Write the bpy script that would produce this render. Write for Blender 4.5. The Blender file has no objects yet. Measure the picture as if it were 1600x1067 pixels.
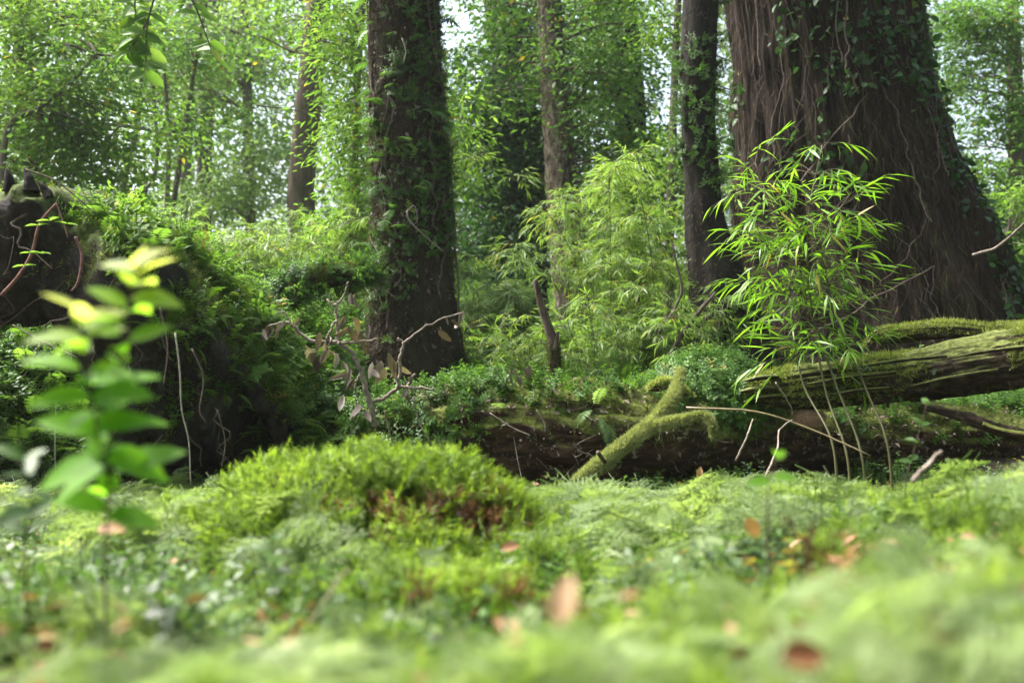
import bpy, math
import numpy as np
rng = np.random.default_rng(7)
sc = bpy.context.scene
COL = sc.collection
PI = math.pi
# ------------------------------------------------------------------ camera geometry
CAM = np.array([0.0, 0.0, 0.40]); FPX = 1556.0; PITCH = math.atan(66.8 / FPX)
FW = np.array([0, math.cos(PITCH), math.sin(PITCH)]); UP = np.array([0, -math.sin(PITCH), math.cos(PITCH)]); RT = np.array([1.0, 0, 0])
def P(px, py, d):
    """world point seen at photo pixel (px, py) at a distance d along the view axis"""
    return CAM + d * (FW + (px - 800) / FPX * RT + (533.5 - py) / FPX * UP)
def PX(pix, d=None):
    return np.array([P(q[0], q[1], q[2] if len(q) > 2 else d) for q in pix])
def W(wpx, d): return wpx * d / FPX
# ------------------------------------------------------------------ noise
def _hash(i, j, k, s):
    n = (i * 73856093) ^ (j * 19349663) ^ (k * 83492791) ^ (s * 2654435)
    n = (n ^ (n >> 13)) * 1274126177
    n = n & 0x7fffffff
    n = (n ^ (n >> 16)) & 0xffff
    return n / 32767.5 - 1.0
def vnoise(p, s=0):
    p = np.asarray(p, float); i = np.floor(p).astype(np.int64); f = p - i; f = f * f * (3 - 2 * f)
    r = 0
    for a in (0, 1):
        for b in (0, 1):
            for c in (0, 1):
                w = (f[..., 0] if a else 1 - f[..., 0]) * (f[..., 1] if b else 1 - f[..., 1]) * (f[..., 2] if c else 1 - f[..., 2])
                r = r + w * _hash(i[..., 0] + a, i[..., 1] + b, i[..., 2] + c, s)
    return r
def fbm(p, o=4, s=0, g=0.5):
    p = np.asarray(p, float); a = 1; r = 0; t = 0
    for q in range(o):
        r = r + a * vnoise(p * 2.03 ** q, s + q * 17); t += a; a *= g
    return r / t
def n2(x, y, f, s=0, o=3):
    return fbm(np.stack([np.asarray(x) * f, np.asarray(y) * f, np.zeros_like(np.asarray(x, float)) + .37], -1), o, s)
def norm(v):
    v = np.asarray(v, float); return v / np.maximum(np.linalg.norm(v, axis=-1, keepdims=True), 1e-9)
def ss(a, b, x):
    t = np.clip((np.asarray(x, float) - a) / (b - a), 0, 1); return t * t * (3 - 2 * t)
def spline(pts, n):
    p = np.asarray(pts, float); m = len(p)
    if m == 2: return p[0] + (p[1] - p[0]) * np.linspace(0, 1, n)[:, None]
    q = np.vstack([2 * p[0] - p[1], p, 2 * p[-1] - p[-2]])
    t = np.linspace(0, m - 1 - 1e-6, n); i = t.astype(int); f = (t - i)[:, None]
    a, b, c, d = q[i], q[i + 1], q[i + 2], q[i + 3]
    return .5 * (2 * b + (c - a) * f + (2 * a - 5 * b + 4 * c - d) * f ** 2 + (3 * b - a - 3 * c + d) * f ** 3)
# ------------------------------------------------------------------ mesh accumulator
class Geo:
    def __init__(s): s.v = []; s.t = []; s.f = {3: [], 4: []}; s.n = 0; s.m = {3: [], 4: []}
    def add(s, v, tris=None, quads=None, tint=.5, mat=0):
        v = np.asarray(v, np.float32).reshape(-1, 3); s.v.append(v)
        s.t.append(np.broadcast_to(np.asarray(tint, np.float32), (len(v),)))
        for k, f in ((3, tris), (4, quads)):
            if f is not None and len(f):
                f = np.asarray(f, np.int64).reshape(-1, k) + s.n; s.f[k].append(f); s.m[k].append(np.full(len(f), mat, np.int32))
        s.n += len(v)
    def inst(s, tm, pos, R, scale, tint=.5, mat=0):
        V, T, Q = tm; n = len(pos)
        if n == 0: return
        sc_ = np.asarray(scale, float)
        if sc_.ndim == 0: sc_ = np.full(n, float(sc_))
        if sc_.ndim == 1: sc_ = np.repeat(sc_[:, None], 3, 1)
        W_ = np.einsum('nij,nmj->nmi', R, V[None] * sc_[:, None, :]) + np.asarray(pos)[:, None, :]
        off = (np.arange(n) * len(V))[:, None, None]
        tt = np.repeat(np.broadcast_to(np.asarray(tint, float), (n,)), len(V))
        s.add(W_.reshape(-1, 3), (T[None] + off).reshape(-1, 3) if T is not None and len(T) else None,
              (Q[None] + off).reshape(-1, 4) if Q is not None and len(Q) else None, np.clip(tt, 0, 1), mat)
    def arrays(s):
        return np.vstack(s.v), [np.vstack(s.f[k]) if s.f[k] else np.zeros((0, k), np.int64) for k in (3, 4)]
    def build(s, name, mats, parent=None, origin=None, smooth=True):
        V, (T, Q) = s.arrays(); t = np.concatenate(s.t)
        org = np.zeros(3) if origin is None else np.asarray(origin, float)
        if parent is not None: org = np.array(parent.get('_w', (0, 0, 0)))
        V = V - org
        me = bpy.data.meshes.new(name); me.vertices.add(len(V)); me.vertices.foreach_set('co', V.astype(np.float32).ravel())
        nl = len(T) * 3 + len(Q) * 4; me.loops.add(nl)
        me.loops.foreach_set('vertex_index', np.concatenate([T.ravel(), Q.ravel()]).astype(np.int32))
        me.polygons.add(len(T) + len(Q))
        me.polygons.foreach_set('loop_start', np.concatenate([np.arange(len(T)) * 3, len(T) * 3 + np.arange(len(Q)) * 4]).astype(np.int32))
        mi = np.concatenate([np.concatenate(s.m[k]) for k in (3, 4) if s.m[k]]).astype(np.int32)
        me.polygons.foreach_set('material_index', mi)
        me.polygons.foreach_set('use_smooth', np.full(len(T) + len(Q), bool(smooth)))
        a = me.attributes.new('tint', 'FLOAT', 'POINT'); a.data.foreach_set('value', t.astype(np.float32))
        for m in (mats if isinstance(mats, (list, tuple)) else [mats]): me.materials.append(m)
        me.update(calc_edges=True)
        o = bpy.data.objects.new(name, me); COL.objects.link(o)
        if parent is not None: o.parent = parent; o['_w'] = [float(q) for q in org]
        else: o.location = org
        return o
    def sample(s, n, rg=None, keep=None):
        """n random points on the surface: position, normal"""
        V, (T, Q) = s.arrays(); F = np.vstack([T, Q[:, [0, 1, 2]], Q[:, [0, 2, 3]]])
        a, b, c = V[F[:, 0]], V[F[:, 1]], V[F[:, 2]]; cr = np.cross(b - a, c - a); ar = np.linalg.norm(cr, axis=1)
        i = rng.choice(len(F), n, p=ar / ar.sum()); u = rng.random((n, 2)); fl = u.sum(1) > 1; u[fl] = 1 - u[fl]
        p = a[i] + (b[i] - a[i]) * u[:, :1] + (c[i] - a[i]) * u[:, 1:]; nn = norm(cr[i])
        if keep is not None:
            k = keep(p, nn); p, nn = p[k], nn[k]
        return p.astype(float), nn.astype(float)
def frame(along, nrm=None, roll=0.0):
    """rotation matrices whose columns are side, along, normal"""
    a = norm(along); n = len(a)
    u = np.tile([0, 0, 1.0], (n, 1)) if nrm is None else np.asarray(nrm, float)
    u = u + .001 * rng.normal(size=(n, 3)); s_ = norm(np.cross(a, u)); z = np.cross(s_, a)
    r = np.broadcast_to(np.asarray(roll, float), (n,))[:, None]
    s2 = s_ * np.cos(r) + z * np.sin(r); z2 = -s_ * np.sin(r) + z * np.cos(r)
    return np.stack([s2, a, z2], -1)
def upframe(n, tilt=.25, nrm=None):
    """frames whose local z is roughly up (a plant standing), random heading"""
    z = np.tile([0, 0, 1.0], (n, 1)) if nrm is None else np.asarray(nrm, float)
    z = norm(z + tilt * rng.normal(size=(n, 3))); h = rng.random(n) * 2 * PI
    x = norm(np.cross(np.stack([np.cos(h), np.sin(h), 0 * h], -1), z)); y = np.cross(z, x)
    return np.stack([x, y, z], -1)
def ring_frames(p):
    t = np.gradient(p, axis=0); t = norm(t); n = len(p); A = np.zeros((n, 3)); ref = np.array([0, 0, 1.0]) if abs(t[0][2]) < .9 else np.array([0, 1.0, 0])
    a = norm(np.cross(t[0], ref)); 
    for i in range(n):
        a = a - t[i] * (a @ t[i]); a = a / max(np.linalg.norm(a), 1e-9); A[i] = a
    return t, A, np.cross(t, A)
def tube(G, pts, r, seg=8, tint=.5, disp=None, cap=True, flat=1.0, mat=0):
    p = np.asarray(pts, float); n = len(p); r = np.broadcast_to(np.asarray(r, float), (n,)) if np.ndim(r) < 2 else r
    t, A, B = ring_frames(p); th = np.arange(seg) / seg * 2 * PI
    D = A[:, None] * np.cos(th)[None, :, None] + flat * B[:, None] * np.sin(th)[None, :, None]
    R = r[:, None] * np.ones(seg)
    if disp is not None: R = R * disp(p[:, None] + D * r[:, None, None], np.linspace(0, 1, n)[:, None] * np.ones(seg), np.ones(n)[:, None] * th)
    V = (p[:, None] + D * R[..., None]).reshape(-1, 3)
    i = np.arange(n - 1)[:, None] * seg; j = np.arange(seg)[None]; k = (j + 1) % seg
    Q = np.stack([i + j, i + k, i + seg + k, i + seg + j], -1).reshape(-1, 4); T = None
    if cap:
        V = np.vstack([V, p[0], p[-1]]); c0, c1 = n * seg, n * seg + 1; b = (n - 1) * seg; jj = np.arange(seg); kk = (jj + 1) % seg
        T = np.vstack([np.stack([np.full(seg, c0), kk, jj], -1), np.stack([np.full(seg, c1), b + jj, b + kk], -1)])
    tt = tint if np.ndim(tint) == 0 else np.concatenate([np.repeat(tint, seg), [tint[0], tint[-1]] if cap else []])
    G.add(V, T, Q, tt, mat)
def wander(p0, p1, n=8, amp=.05, s=None):
    t = np.linspace(0, 1, n)[:, None]; p = np.asarray(p0) + (np.asarray(p1) - p0) * t
    w = np.cumsum(rng.normal(size=(n, 3)), 0); w = w - w[0] - (w[-1] - w[0]) * t
    return spline(p + w * amp / max(n ** .5, 1), n * 2)
# ------------------------------------------------------------------ leaf templates (x side, y along, z normal)
A_ = lambda l, d=float: np.array(l, d)
def leaf2(w=.5, fold=.12):      # two triangles, a fold along the midrib
    return (A_([[0, 0, 0], [-w / 2, .45, fold], [0, 1, -.08], [w / 2, .45, fold]]), A_([[0, 2, 1], [0, 3, 2]], int), None)
def leaf8(w=.5, fold=.1, droop=.12):   # ovate leaf, eight faces
    ys = [0, .2, .5, .8, 1]; ws = [.03, .8, 1, .6, 0]; V = []
    for y, k in zip(ys, ws):
        z = -droop * y * y; V += [[-w / 2 * k, y, z + fold * k], [0, y, z], [w / 2 * k, y, z + fold * k]]
    Q = []
    for i in range(4): Q += [[3 * i, 3 * i + 1, 3 * i + 4, 3 * i + 3], [3 * i + 1, 3 * i + 2, 3 * i + 5, 3 * i + 4]]
    return (A_(V), None, A_(Q, int))
def blade(w=.1, droop=.35, n=4):   # lance-shaped grass or bamboo leaf
    y = np.linspace(0, 1, n); k = np.interp(y, [0, .12, .35, .8, 1], [.25, .8, 1, .55, .03]); z = -droop * y ** 2
    V = np.stack([np.stack([-w / 2 * k, y, z + .0 * y], -1), np.stack([w / 2 * k, y, z], -1)], 1).reshape(-1, 3)
    return (V, None, A_([[2 * i, 2 * i + 1, 2 * i + 3, 2 * i + 2] for i in range(n - 1)], int))
def merge(parts):
    V, T, Q, o = [], [], [], 0
    for v, t, q in parts:
        V.append(v)
        if t is not None and len(t): T.append(t + o)
        if q is not None and len(q): Q.append(q + o)
        o += len(v)
    return (np.vstack(V), np.vstack(T) if T else None, np.vstack(Q) if Q else None)
def place(tm, pos, R, s):
    V, T, Q = tm; n = len(pos); s = np.broadcast_to(np.asarray(s, float), (n,))
    V2 = (np.einsum('nij,mj->nmi', R, V) * s[:, None, None] + np.asarray(pos)[:, None]).reshape(-1, 3); o = (np.arange(n) * len(V))[:, None, None]
    return (V2, (T[None] + o).reshape(-1, 3) if T is not None else None, (Q[None] + o).reshape(-1, 4) if Q is not None else None)
FIBRE = (A_([[-.022, 0, 0], [.022, 0, 0], [0, 1, -.1]]), A_([[0, 1, 2]], int), None)
NEEDLE = (A_([[-.07, 0, 0], [.07, 0, 0], [0, 1, -.1]]), A_([[0, 1, 2]], int), None)
def stem_t(pts, r):
    g = Geo(); tube(g, pts, r, 3, cap=False); v, f = g.arrays(); return (v.astype(float), None, f[1])
def moss_shoot(h=1.0, nb=6, nn=24):
    """tree-like moss: bare stem, a head of bottlebrush branches full of needles"""
    parts = [stem_t(A_([[0, 0, 0], [.02, .01, h * .5], [0, 0, h]]), .012)]
    for b in range(nb + 1):
        a = b / nb * 2 * PI + rng.normal() * .3; z0 = h * (.45 + .4 * rng.random()); L = h * (.25 + .2 * rng.random())
        el = .5 + .5 * rng.random(); d = A_([math.cos(a) * math.cos(el), math.sin(a) * math.cos(el), math.sin(el)])
        if b == nb: d = A_([.05, 0, 1.0]); z0 = h * .7; L = h * .35
        t = rng.random(nn) ** .8; ph = rng.random(nn) * 2 * PI; x = norm(np.cross(d, [.3, .2, .1])); y = np.cross(d, x)
        pos = A_([0, 0, z0]) + d * (L * t)[:, None]
        al = d * (.55 + .5 * t)[:, None] + (x * np.cos(ph)[:, None] + y * np.sin(ph)[:, None])
        parts.append(place(NEEDLE, pos, frame(al, np.tile(d, (nn, 1))), .17 * h * (.7 + .5 * rng.random(nn)) * (1 - .35 * t)))
    return merge(parts)
def feather_frond(n=10, m=7):
    """a lacy triangular frond lying on y, pinnae of tiny leaflets, arching down at the tip"""
    parts = [stem_t(A_([[0, 0, 0], [0, .5, .05], [0, 1, -.12]]), .008)]
    for i in range(n):
        y = .08 + .9 * i / n; L = .42 * (1 - i / n) ** .8 + .04; z = .14 * math.sin(y * PI) * 1.5 - .46 * y * y
        for s in (-1, 1):
            d = norm(A_([s * 1.0, .55 + .15 * rng.normal(), -.30 + .15 * rng.normal()])); t = (np.arange(m) + .6) / m
            for s2 in (-1, 1):
                al = d[None] * .75 + A_([0, 1.0, 0]) * .7 * s2 * np.ones((m, 1)) + .28 * rng.normal(size=(m, 3))
                pos = A_([0, y, z]) + d * (L * t)[:, None]
                parts.append(place(leaf2(.36, .05), pos, frame(al), (.092 * (1 - .45 * t) * (.55 + .6 * (1 - i / n)))))
    return merge(parts)
def feather_plant(k=5):
    parts = [stem_t(A_([[0, 0, 0], [0, 0, .5]]), .015)]; ff = feather_frond()
    a = np.arange(k) / k * 2 * PI + rng.normal(size=k) * .25; d = np.stack([np.cos(a), np.sin(a), .25 + .5 * rng.random(k)], -1)
    parts.append(place(ff, np.tile([0, 0, .45], (k, 1)), frame(d), .75 + .4 * rng.random(k)))
    return merge(parts)
def fern_frond(n=14, droop=.3):
    """once-pinnate fern frond with oblong leaflets"""
    y = np.linspace(.12, 1, n); z = .12 * np.sin(y * PI) - droop * y ** 2; parts = [stem_t(np.stack([0 * y, y, z], -1), .008)]
    L = .3 * np.sin(np.clip(y * 1.05, 0, 1) * PI * .92 + .15) + .03
    for s in (-1, 1):
        al = np.stack([s * np.ones(n), .35 + 0 * y, -.15 + 0 * y], -1)
        parts.append(place(blade(.26, .2, 3), np.stack([0 * y, y, z], -1), frame(al + .06 * rng.normal(size=(n, 3))), L))
    return merge(parts)
def herb(k=7, w=.62, tm=None, hgt=1.0):
    """small herb: leaning stems with paired ovate leaves"""
    tm = tm or leaf2(w, .1); parts = []
    for q in range(3):
        a = rng.random() * 2 * PI; d = A_([math.cos(a) * .5, math.sin(a) * .5, hgt]); p = np.linspace(0, 1, k)[:, None] * d
        parts.append(stem_t(p[[0, k // 2, -1]], .012))
        for s in (-1, 1):
            b = np.arange(k) * PI / 2 + a; al = np.stack([np.cos(b) * s, np.sin(b) * s, .1 + .3 * rng.random(k)], -1)
            parts.append(place(tm, p, frame(al), .28 * (.6 + .6 * rng.random(k)) * np.linspace(1.1, .7, k)))
    return merge(parts)
def tuft(n=6, spread=.9, w=.16):
    a = rng.random(n) * 2 * PI; d = np.stack([np.cos(a) * spread, np.sin(a) * spread, np.ones(n)], -1) + .3 * rng.normal(size=(n, 3))
    V = (A_([[-w / 2, 0, 0], [w / 2, 0, 0], [0, 1, 0]]), A_([[0, 1, 2]], int), None)
    return place(V, .25 * rng.normal(size=(n, 3)) * [1, 1, 0], frame(d), .6 + .6 * rng.random(n))
LF = leaf2(.5); LF_R = leaf2(.66); LF_N = leaf2(.3); L8 = leaf8(.5); L8R = leaf8(.62)
SHOOTS = [moss_shoot() for _ in range(5)]; FEATH = [feather_plant(int(k)) for k in (4, 5, 6)]; FERNS = [fern_frond() for _ in range(3)]
HERBS = [herb() for _ in range(4)]; HERBS_R = [herb(5, .8) for _ in range(3)]; TUFTS = [tuft() for _ in range(4)]
SPRIG = [herb(9, .5, None, .7) for _ in range(4)]
def scatter(G, tms, pos, R, s, tint):
    k = rng.integers(0, len(tms), len(pos)); s = np.broadcast_to(s, (len(pos),)); tint = np.broadcast_to(tint, (len(pos),))
    for i, tm in enumerate(tms):
        m = k == i; G.inst(tm, np.asarray(pos)[m], R[m], s[m], tint[m])
# ------------------------------------------------------------------ materials
def nodes(name):
    m = bpy.data.materials.new(name); m.use_nodes = True; nt = m.node_tree; nt.nodes.clear(); return m, nt, nt.nodes.new
def link(nt, a, b): nt.links.new(a, b)
def ramp(nt, fac, cols):
    r = nt.nodes.new('ShaderNodeValToRGB'); e = r.color_ramp.elements
    while len(e) < len(cols): e.new(.5)
    for el, (p, c) in zip(e, cols): el.position = p; el.color = (*c, 1)
    link(nt, fac, r.inputs[0]); return r.outputs[0]
def leaf_mat(name, cols, rough=.42, trans=.45, spec=.5, tcol=1.25):
    m, nt, N = nodes(name); at = N('ShaderNodeAttribute'); at.attribute_name = 'tint'
    tc = N('ShaderNodeTexCoord'); nz = N('ShaderNodeTexNoise'); nz.inputs['Scale'].default_value = 45; nz.inputs['Detail'].default_value = 2
    link(nt, tc.outputs['Object'], nz.inputs['Vector'])
    ad = N('ShaderNodeMath'); ad.operation = 'MULTIPLY_ADD'; ad.inputs[1].default_value = .22; link(nt, nz.outputs['Fac'], ad.inputs[0])
    sb = N('ShaderNodeMath'); sb.operation = 'SUBTRACT'; sb.inputs[1].default_value = .11; link(nt, at.outputs['Fac'], sb.inputs[0]); link(nt, sb.outputs[0], ad.inputs[2])
    c = ramp(nt, ad.outputs[0], cols)
    b = N('ShaderNodeBsdfPrincipled'); b.inputs['Roughness'].default_value = rough; b.inputs['Specular IOR Level'].default_value = spec; link(nt, c, b.inputs['Base Color'])
    tr = N('ShaderNodeBsdfTranslucent'); mul = N('ShaderNodeMixRGB'); mul.blend_type = 'MULTIPLY'; mul.inputs[0].default_value = 1; mul.inputs[2].default_value = (tcol * 1.1, tcol * 1.15, tcol * .55, 1)
    link(nt, c, mul.inputs[1]); link(nt, mul.outputs[0], tr.inputs[0])
    mx = N('ShaderNodeMixShader'); mx.inputs[0].default_value = trans; link(nt, b.outputs[0], mx.inputs[1]); link(nt, tr.outputs[0], mx.inputs[2])
    o = N('ShaderNodeOutputMaterial'); link(nt, mx.outputs[0], o.inputs[0]); return m
def rough_mat(name, cols, scale=(8, 8, 8), det=8, bump=.5, dist=.02, rough=.9, moss=None, spec=.2, moss_lo=.35, second=None):
    """bark, wood, soil: stretched noise through a ramp, optional moss growing on upward faces in patches"""
    m, nt, N = nodes(name); tc = N('ShaderNodeTexCoord'); mp = N('ShaderNodeMapping'); mp.inputs['Scale'].default_value = scale; link(nt, tc.outputs['Object'], mp.inputs[0])
    nz = N('ShaderNodeTexNoise'); nz.inputs['Scale'].default_value = 1; nz.inputs['Detail'].default_value = det; nz.inputs['Roughness'].default_value = .68; nz.inputs['Distortion'].default_value = .4; link(nt, mp.outputs[0], nz.inputs['Vector'])
    c = ramp(nt, nz.outputs['Fac'], cols)
    if second:   # large patches of another colour
        n3 = N('ShaderNodeTexNoise'); n3.inputs['Scale'].default_value = second[1]; n3.inputs['Detail'].default_value = 5; link(nt, tc.outputs['Object'], n3.inputs['Vector'])
        f = ramp(nt, n3.outputs['Fac'], [(second[2], (0, 0, 0)), (second[2] + .12, (1, 1, 1))]); mx = N('ShaderNodeMixRGB'); link(nt, f, mx.inputs[0]); link(nt, c, mx.inputs[1]); mx.inputs[2].default_value = (*second[0], 1); c = mx.outputs[0]
    if moss:
        ge = N('ShaderNodeNewGeometry'); sp = N('ShaderNodeSeparateXYZ'); link(nt, ge.outputs['Normal'], sp.inputs[0])
        n2_ = N('ShaderNodeTexNoise'); n2_.inputs['Scale'].default_value = 6; n2_.inputs['Detail'].default_value = 5; link(nt, tc.outputs['Object'], n2_.inputs['Vector'])
        a = N('ShaderNodeMath'); a.operation = 'MULTIPLY_ADD'; a.inputs[1].default_value = 1.1; link(nt, n2_.outputs['Fac'], a.inputs[0]); link(nt, sp.outputs['Z'], a.inputs[2])
        f = ramp(nt, a.outputs[0], [(moss_lo + .35, (0, 0, 0)), (min(.99, moss_lo + .6), (1, 1, 1))]); mx = N('ShaderNodeMixRGB'); link(nt, f, mx.inputs[0]); link(nt, c, mx.inputs[1])
        n4 = N('ShaderNodeTexNoise'); n4.inputs['Scale'].default_value = 60; link(nt, tc.outputs['Object'], n4.inputs['Vector']); mc = ramp(nt, n4.outputs['Fac'], [(.3, tuple(x * .4 for x in moss)), (.7, moss)])
        link(nt, mc, mx.inputs[2]); c = mx.outputs[0]
    b = N('ShaderNodeBsdfPrincipled'); b.inputs['Roughness'].default_value = rough; b.inputs['Specular IOR Level'].default_value = spec; link(nt, c, b.inputs['Base Color'])
    bp = N('ShaderNodeBump'); bp.inputs['Strength'].default_value = bump; bp.inputs['Distance'].default_value = dist; link(nt, nz.outputs['Fac'], bp.inputs['Height']); link(nt, bp.outputs[0], b.inputs['Normal'])
    o = N('ShaderNodeOutputMaterial'); link(nt, b.outputs[0], o.inputs[0]); return m
M = {}
M['leaf_bright'] = leaf_mat('leaf_bright', [(0, (.06, .12, .015)), (.5, (.12, .225, .045)), (.9, (.22, .33, .08)), (1, (.38, .29, .05))], .55, .52, .25)
M['leaf_mid'] = leaf_mat('leaf_mid', [(0, (.035, .085, .014)), (.5, (.08, .17, .035)), (.93, (.15, .26, .06)), (1, (.30, .22, .03))], .5, .45, .3)
M['leaf_dark'] = leaf_mat('leaf_dark', [(0, (.015, .045, .012)), (.5, (.035, .10, .022)), (.95, (.08, .17, .035)), (1, (.32, .26, .03))], .5, .4, .4)
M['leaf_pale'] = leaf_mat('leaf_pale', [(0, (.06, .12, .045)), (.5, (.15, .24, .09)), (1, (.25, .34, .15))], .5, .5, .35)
M['bamboo'] = leaf_mat('bamboo_leaf', [(0, (.07, .16, .012)), (.5, (.13, .27, .02)), (.93, (.20, .34, .04)), (1, (.42, .30, .06))], .42, .5)
M['bamboo_soft'] = leaf_mat('bamboo_soft', [(0, (.07, .13, .03)), (.5, (.16, .26, .06)), (.93, (.27, .37, .11)), (1, (.40, .30, .08))], .5, .5, .4)
M['moss_shoot'] = leaf_mat('moss_shoot', [(0, (.04, .075, .01)), (.5, (.155, .24, .03)), (1, (.32, .42, .07))], .55, .58, .3)
M['rust'] = leaf_mat('rust_stem', [(0, (.04, .02, .01)), (.5, (.13, .055, .02)), (1, (.24, .13, .045))], .7, .3, .2)
M['feather'] = leaf_mat('feather_moss', [(0, (.06, .095, .03)), (.5, (.19, .27, .10)), (1, (.36, .43, .22))], .5, .5, .35)
M['herb'] = leaf_mat('herb_leaf', [(0, (.02, .048, .010)), (.5, (.065, .13, .024)), (.94, (.13, .24, .06)), (1, (.3, .2, .05))], .45, .4, .4)
M['moss'] = leaf_mat('cushion_moss', [(0, (.04, .055, .012)), (.5, (.19, .23, .055)), (1, (.36, .40, .13))], .7, .35, .2)
M['moss_pale'] = leaf_mat('pale_moss', [(0, (.06, .07, .025)), (.5, (.22, .25, .10)), (1, (.40, .43, .22))], .75, .35, .2)
M['moss_dark'] = leaf_mat('hanging_moss', [(0, (.018, .022, .008)), (.5, (.05, .06, .016)), (1, (.12, .14, .035))], .8, .3, .15)
M['fuzz'] = leaf_mat('bark_fuzz', [(0, (.02, .014, .009)), (.45, (.06, .045, .028)), (.7, (.07, .075, .025)), (1, (.15, .14, .06))], .85, .2, .15)
M['seedling'] = leaf_mat('seedling_leaf', [(0, (.07, .19, .015)), (.45, (.16, .34, .03)), (.7, (.22, .34, .05)), (1, (.50, .52, .20))], .5, .62, .22)
M['dry'] = leaf_mat('dry_leaf', [(0, (.07, .05, .04)), (.5, (.18, .145, .12)), (1, (.36, .32, .28))], .6, .25, .3, .9)
M['litter'] = leaf_mat('fallen_leaf', [(0, (.07, .035, .02)), (.3, (.22, .085, .04)), (.7, (.42, .25, .14)), (1, (.55, .42, .30))], .6, .25, .3, .9)
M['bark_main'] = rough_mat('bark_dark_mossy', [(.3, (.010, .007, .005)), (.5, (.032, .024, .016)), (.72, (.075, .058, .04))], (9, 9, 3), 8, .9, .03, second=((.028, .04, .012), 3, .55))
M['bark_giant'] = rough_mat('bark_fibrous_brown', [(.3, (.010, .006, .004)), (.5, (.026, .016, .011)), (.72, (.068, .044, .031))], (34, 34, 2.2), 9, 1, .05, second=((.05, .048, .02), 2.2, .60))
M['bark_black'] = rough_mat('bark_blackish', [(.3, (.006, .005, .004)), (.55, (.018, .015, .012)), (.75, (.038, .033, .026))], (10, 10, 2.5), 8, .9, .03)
M['bark_pale'] = rough_mat('bark_grey_brown', [(.3, (.04, .028, .02)), (.5, (.11, .082, .06)), (.75, (.22, .18, .14))], (12, 12, 3), 8, .8, .02, second=((.06, .07, .025), 2, .58))
M['bark_flaky'] = rough_mat('bark_flaky_lichen', [(.35, (.03, .022, .016)), (.5, (.12, .09, .065)), (.66, (.30, .26, .21))], (22, 22, 12), 6, 1, .03)
M['sapling'] = rough_mat('bark_sapling', [(.3, (.05, .04, .03)), (.5, (.12, .10, .08)), (.75, (.20, .18, .14))], (20, 20, 4), 6, .5, .01)
M['twig'] = rough_mat('twig_grey', [(.3, (.10, .08, .065)), (.5, (.22, .18, .15)), (.75, (.40, .35, .31))], (60, 60, 60), 5, .5, .004)
M['twig_dark'] = rough_mat('twig_dark', [(.3, (.03, .022, .016)), (.5, (.07, .052, .04)), (.75, (.13, .10, .08))], (60, 60, 60), 5, .5, .004)
M['vine'] = rough_mat('vine_brown', [(.3, (.05, .035, .028)), (.5, (.11, .082, .068)), (.75, (.20, .165, .145))], (40, 40, 40), 5, .5, .004)
M['vine_red'] = rough_mat('vine_reddish', [(.3, (.10, .045, .035)), (.5, (.20, .10, .085)), (.75, (.32, .2, .17))], (40, 40, 40), 5, .5, .004)
M['root_white'] = rough_mat('root_pale', [(.3, (.22, .19, .15)), (.7, (.45, .41, .35))], (40, 40, 40), 4, .4, .003)
M['soil'] = rough_mat('soil_dark', [(.3, (.012, .009, .006)), (.5, (.028, .022, .014)), (.75, (.06, .05, .03))], (14, 14, 14), 9, 1, .03)
M['rootsoil'] = rough_mat('root_plate_soil', [(.3, (.010, .008, .008)), (.52, (.035, .028, .026)), (.75, (.10, .088, .088))], (9, 9, 9), 9, 1, .04, moss=(.10, .13, .03), moss_lo=.38)
M['log'] = rough_mat('rotten_log', [(.3, (.010, .006, .004)), (.5, (.05, .027, .018)), (.72, (.16, .085, .055))], (3.5, 26, 26), 9, 1, .03, moss=(.16, .19, .04), moss_lo=.3)
M['logwood'] = rough_mat('log_split_wood', [(.3, (.012, .008, .006)), (.5, (.042, .029, .022)), (.72, (.15, .108, .084))], (2.5, 34, 34), 9, 1, .02, moss=(.18, .21, .06), moss_lo=.38)
M['woodred'] = rough_mat('wood_reddish', [(.3, (.18, .09, .07)), (.5, (.38, .22, .17)), (.72, (.55, .38, .31))], (6, 60, 60), 7, .8, .01)
M['mossbranch'] = rough_mat('branch_under_moss', [(.3, (.05, .055, .015)), (.7, (.18, .20, .05))], (50, 50, 50), 6, 1, .01)
M['stick'] = rough_mat('snag_bark', [(.3, (.03, .02, .015)), (.5, (.085, .06, .05)), (.75, (.18, .14, .125))], (30, 30, 9), 7, .8, .008)
M['culm'] = rough_mat('bamboo_culm', [(.3, (.05, .05, .018)), (.7, (.12, .115, .045))], (30, 30, 3), 4, .2, .002, .5, spec=.4)
M['cane'] = rough_mat('dry_cane', [(.3, (.10, .08, .04)), (.7, (.24, .19, .10))], (30, 30, 3), 4, .2, .002, .5, spec=.4)
M['hill'] = rough_mat('far_hill', [(.3, (.05, .08, .05)), (.7, (.10, .14, .09))], (.4, .4, .4), 8, .5, .3)
# ------------------------------------------------------------------ things
def tag(o, label=None, cat=None, group=None, kind=None):
    for k, v in (('label', label), ('category', cat), ('group', group), ('kind', kind)):
        if v: o[k] = v
    return o
def thing(name, label, cat, loc, group=None):
    o = bpy.data.objects.new(name, None); COL.objects.link(o); o.location = tuple(float(x) for x in loc); o.empty_display_size = .1
    o['_w'] = [float(x) for x in loc]; return tag(o, label, cat, group)
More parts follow.
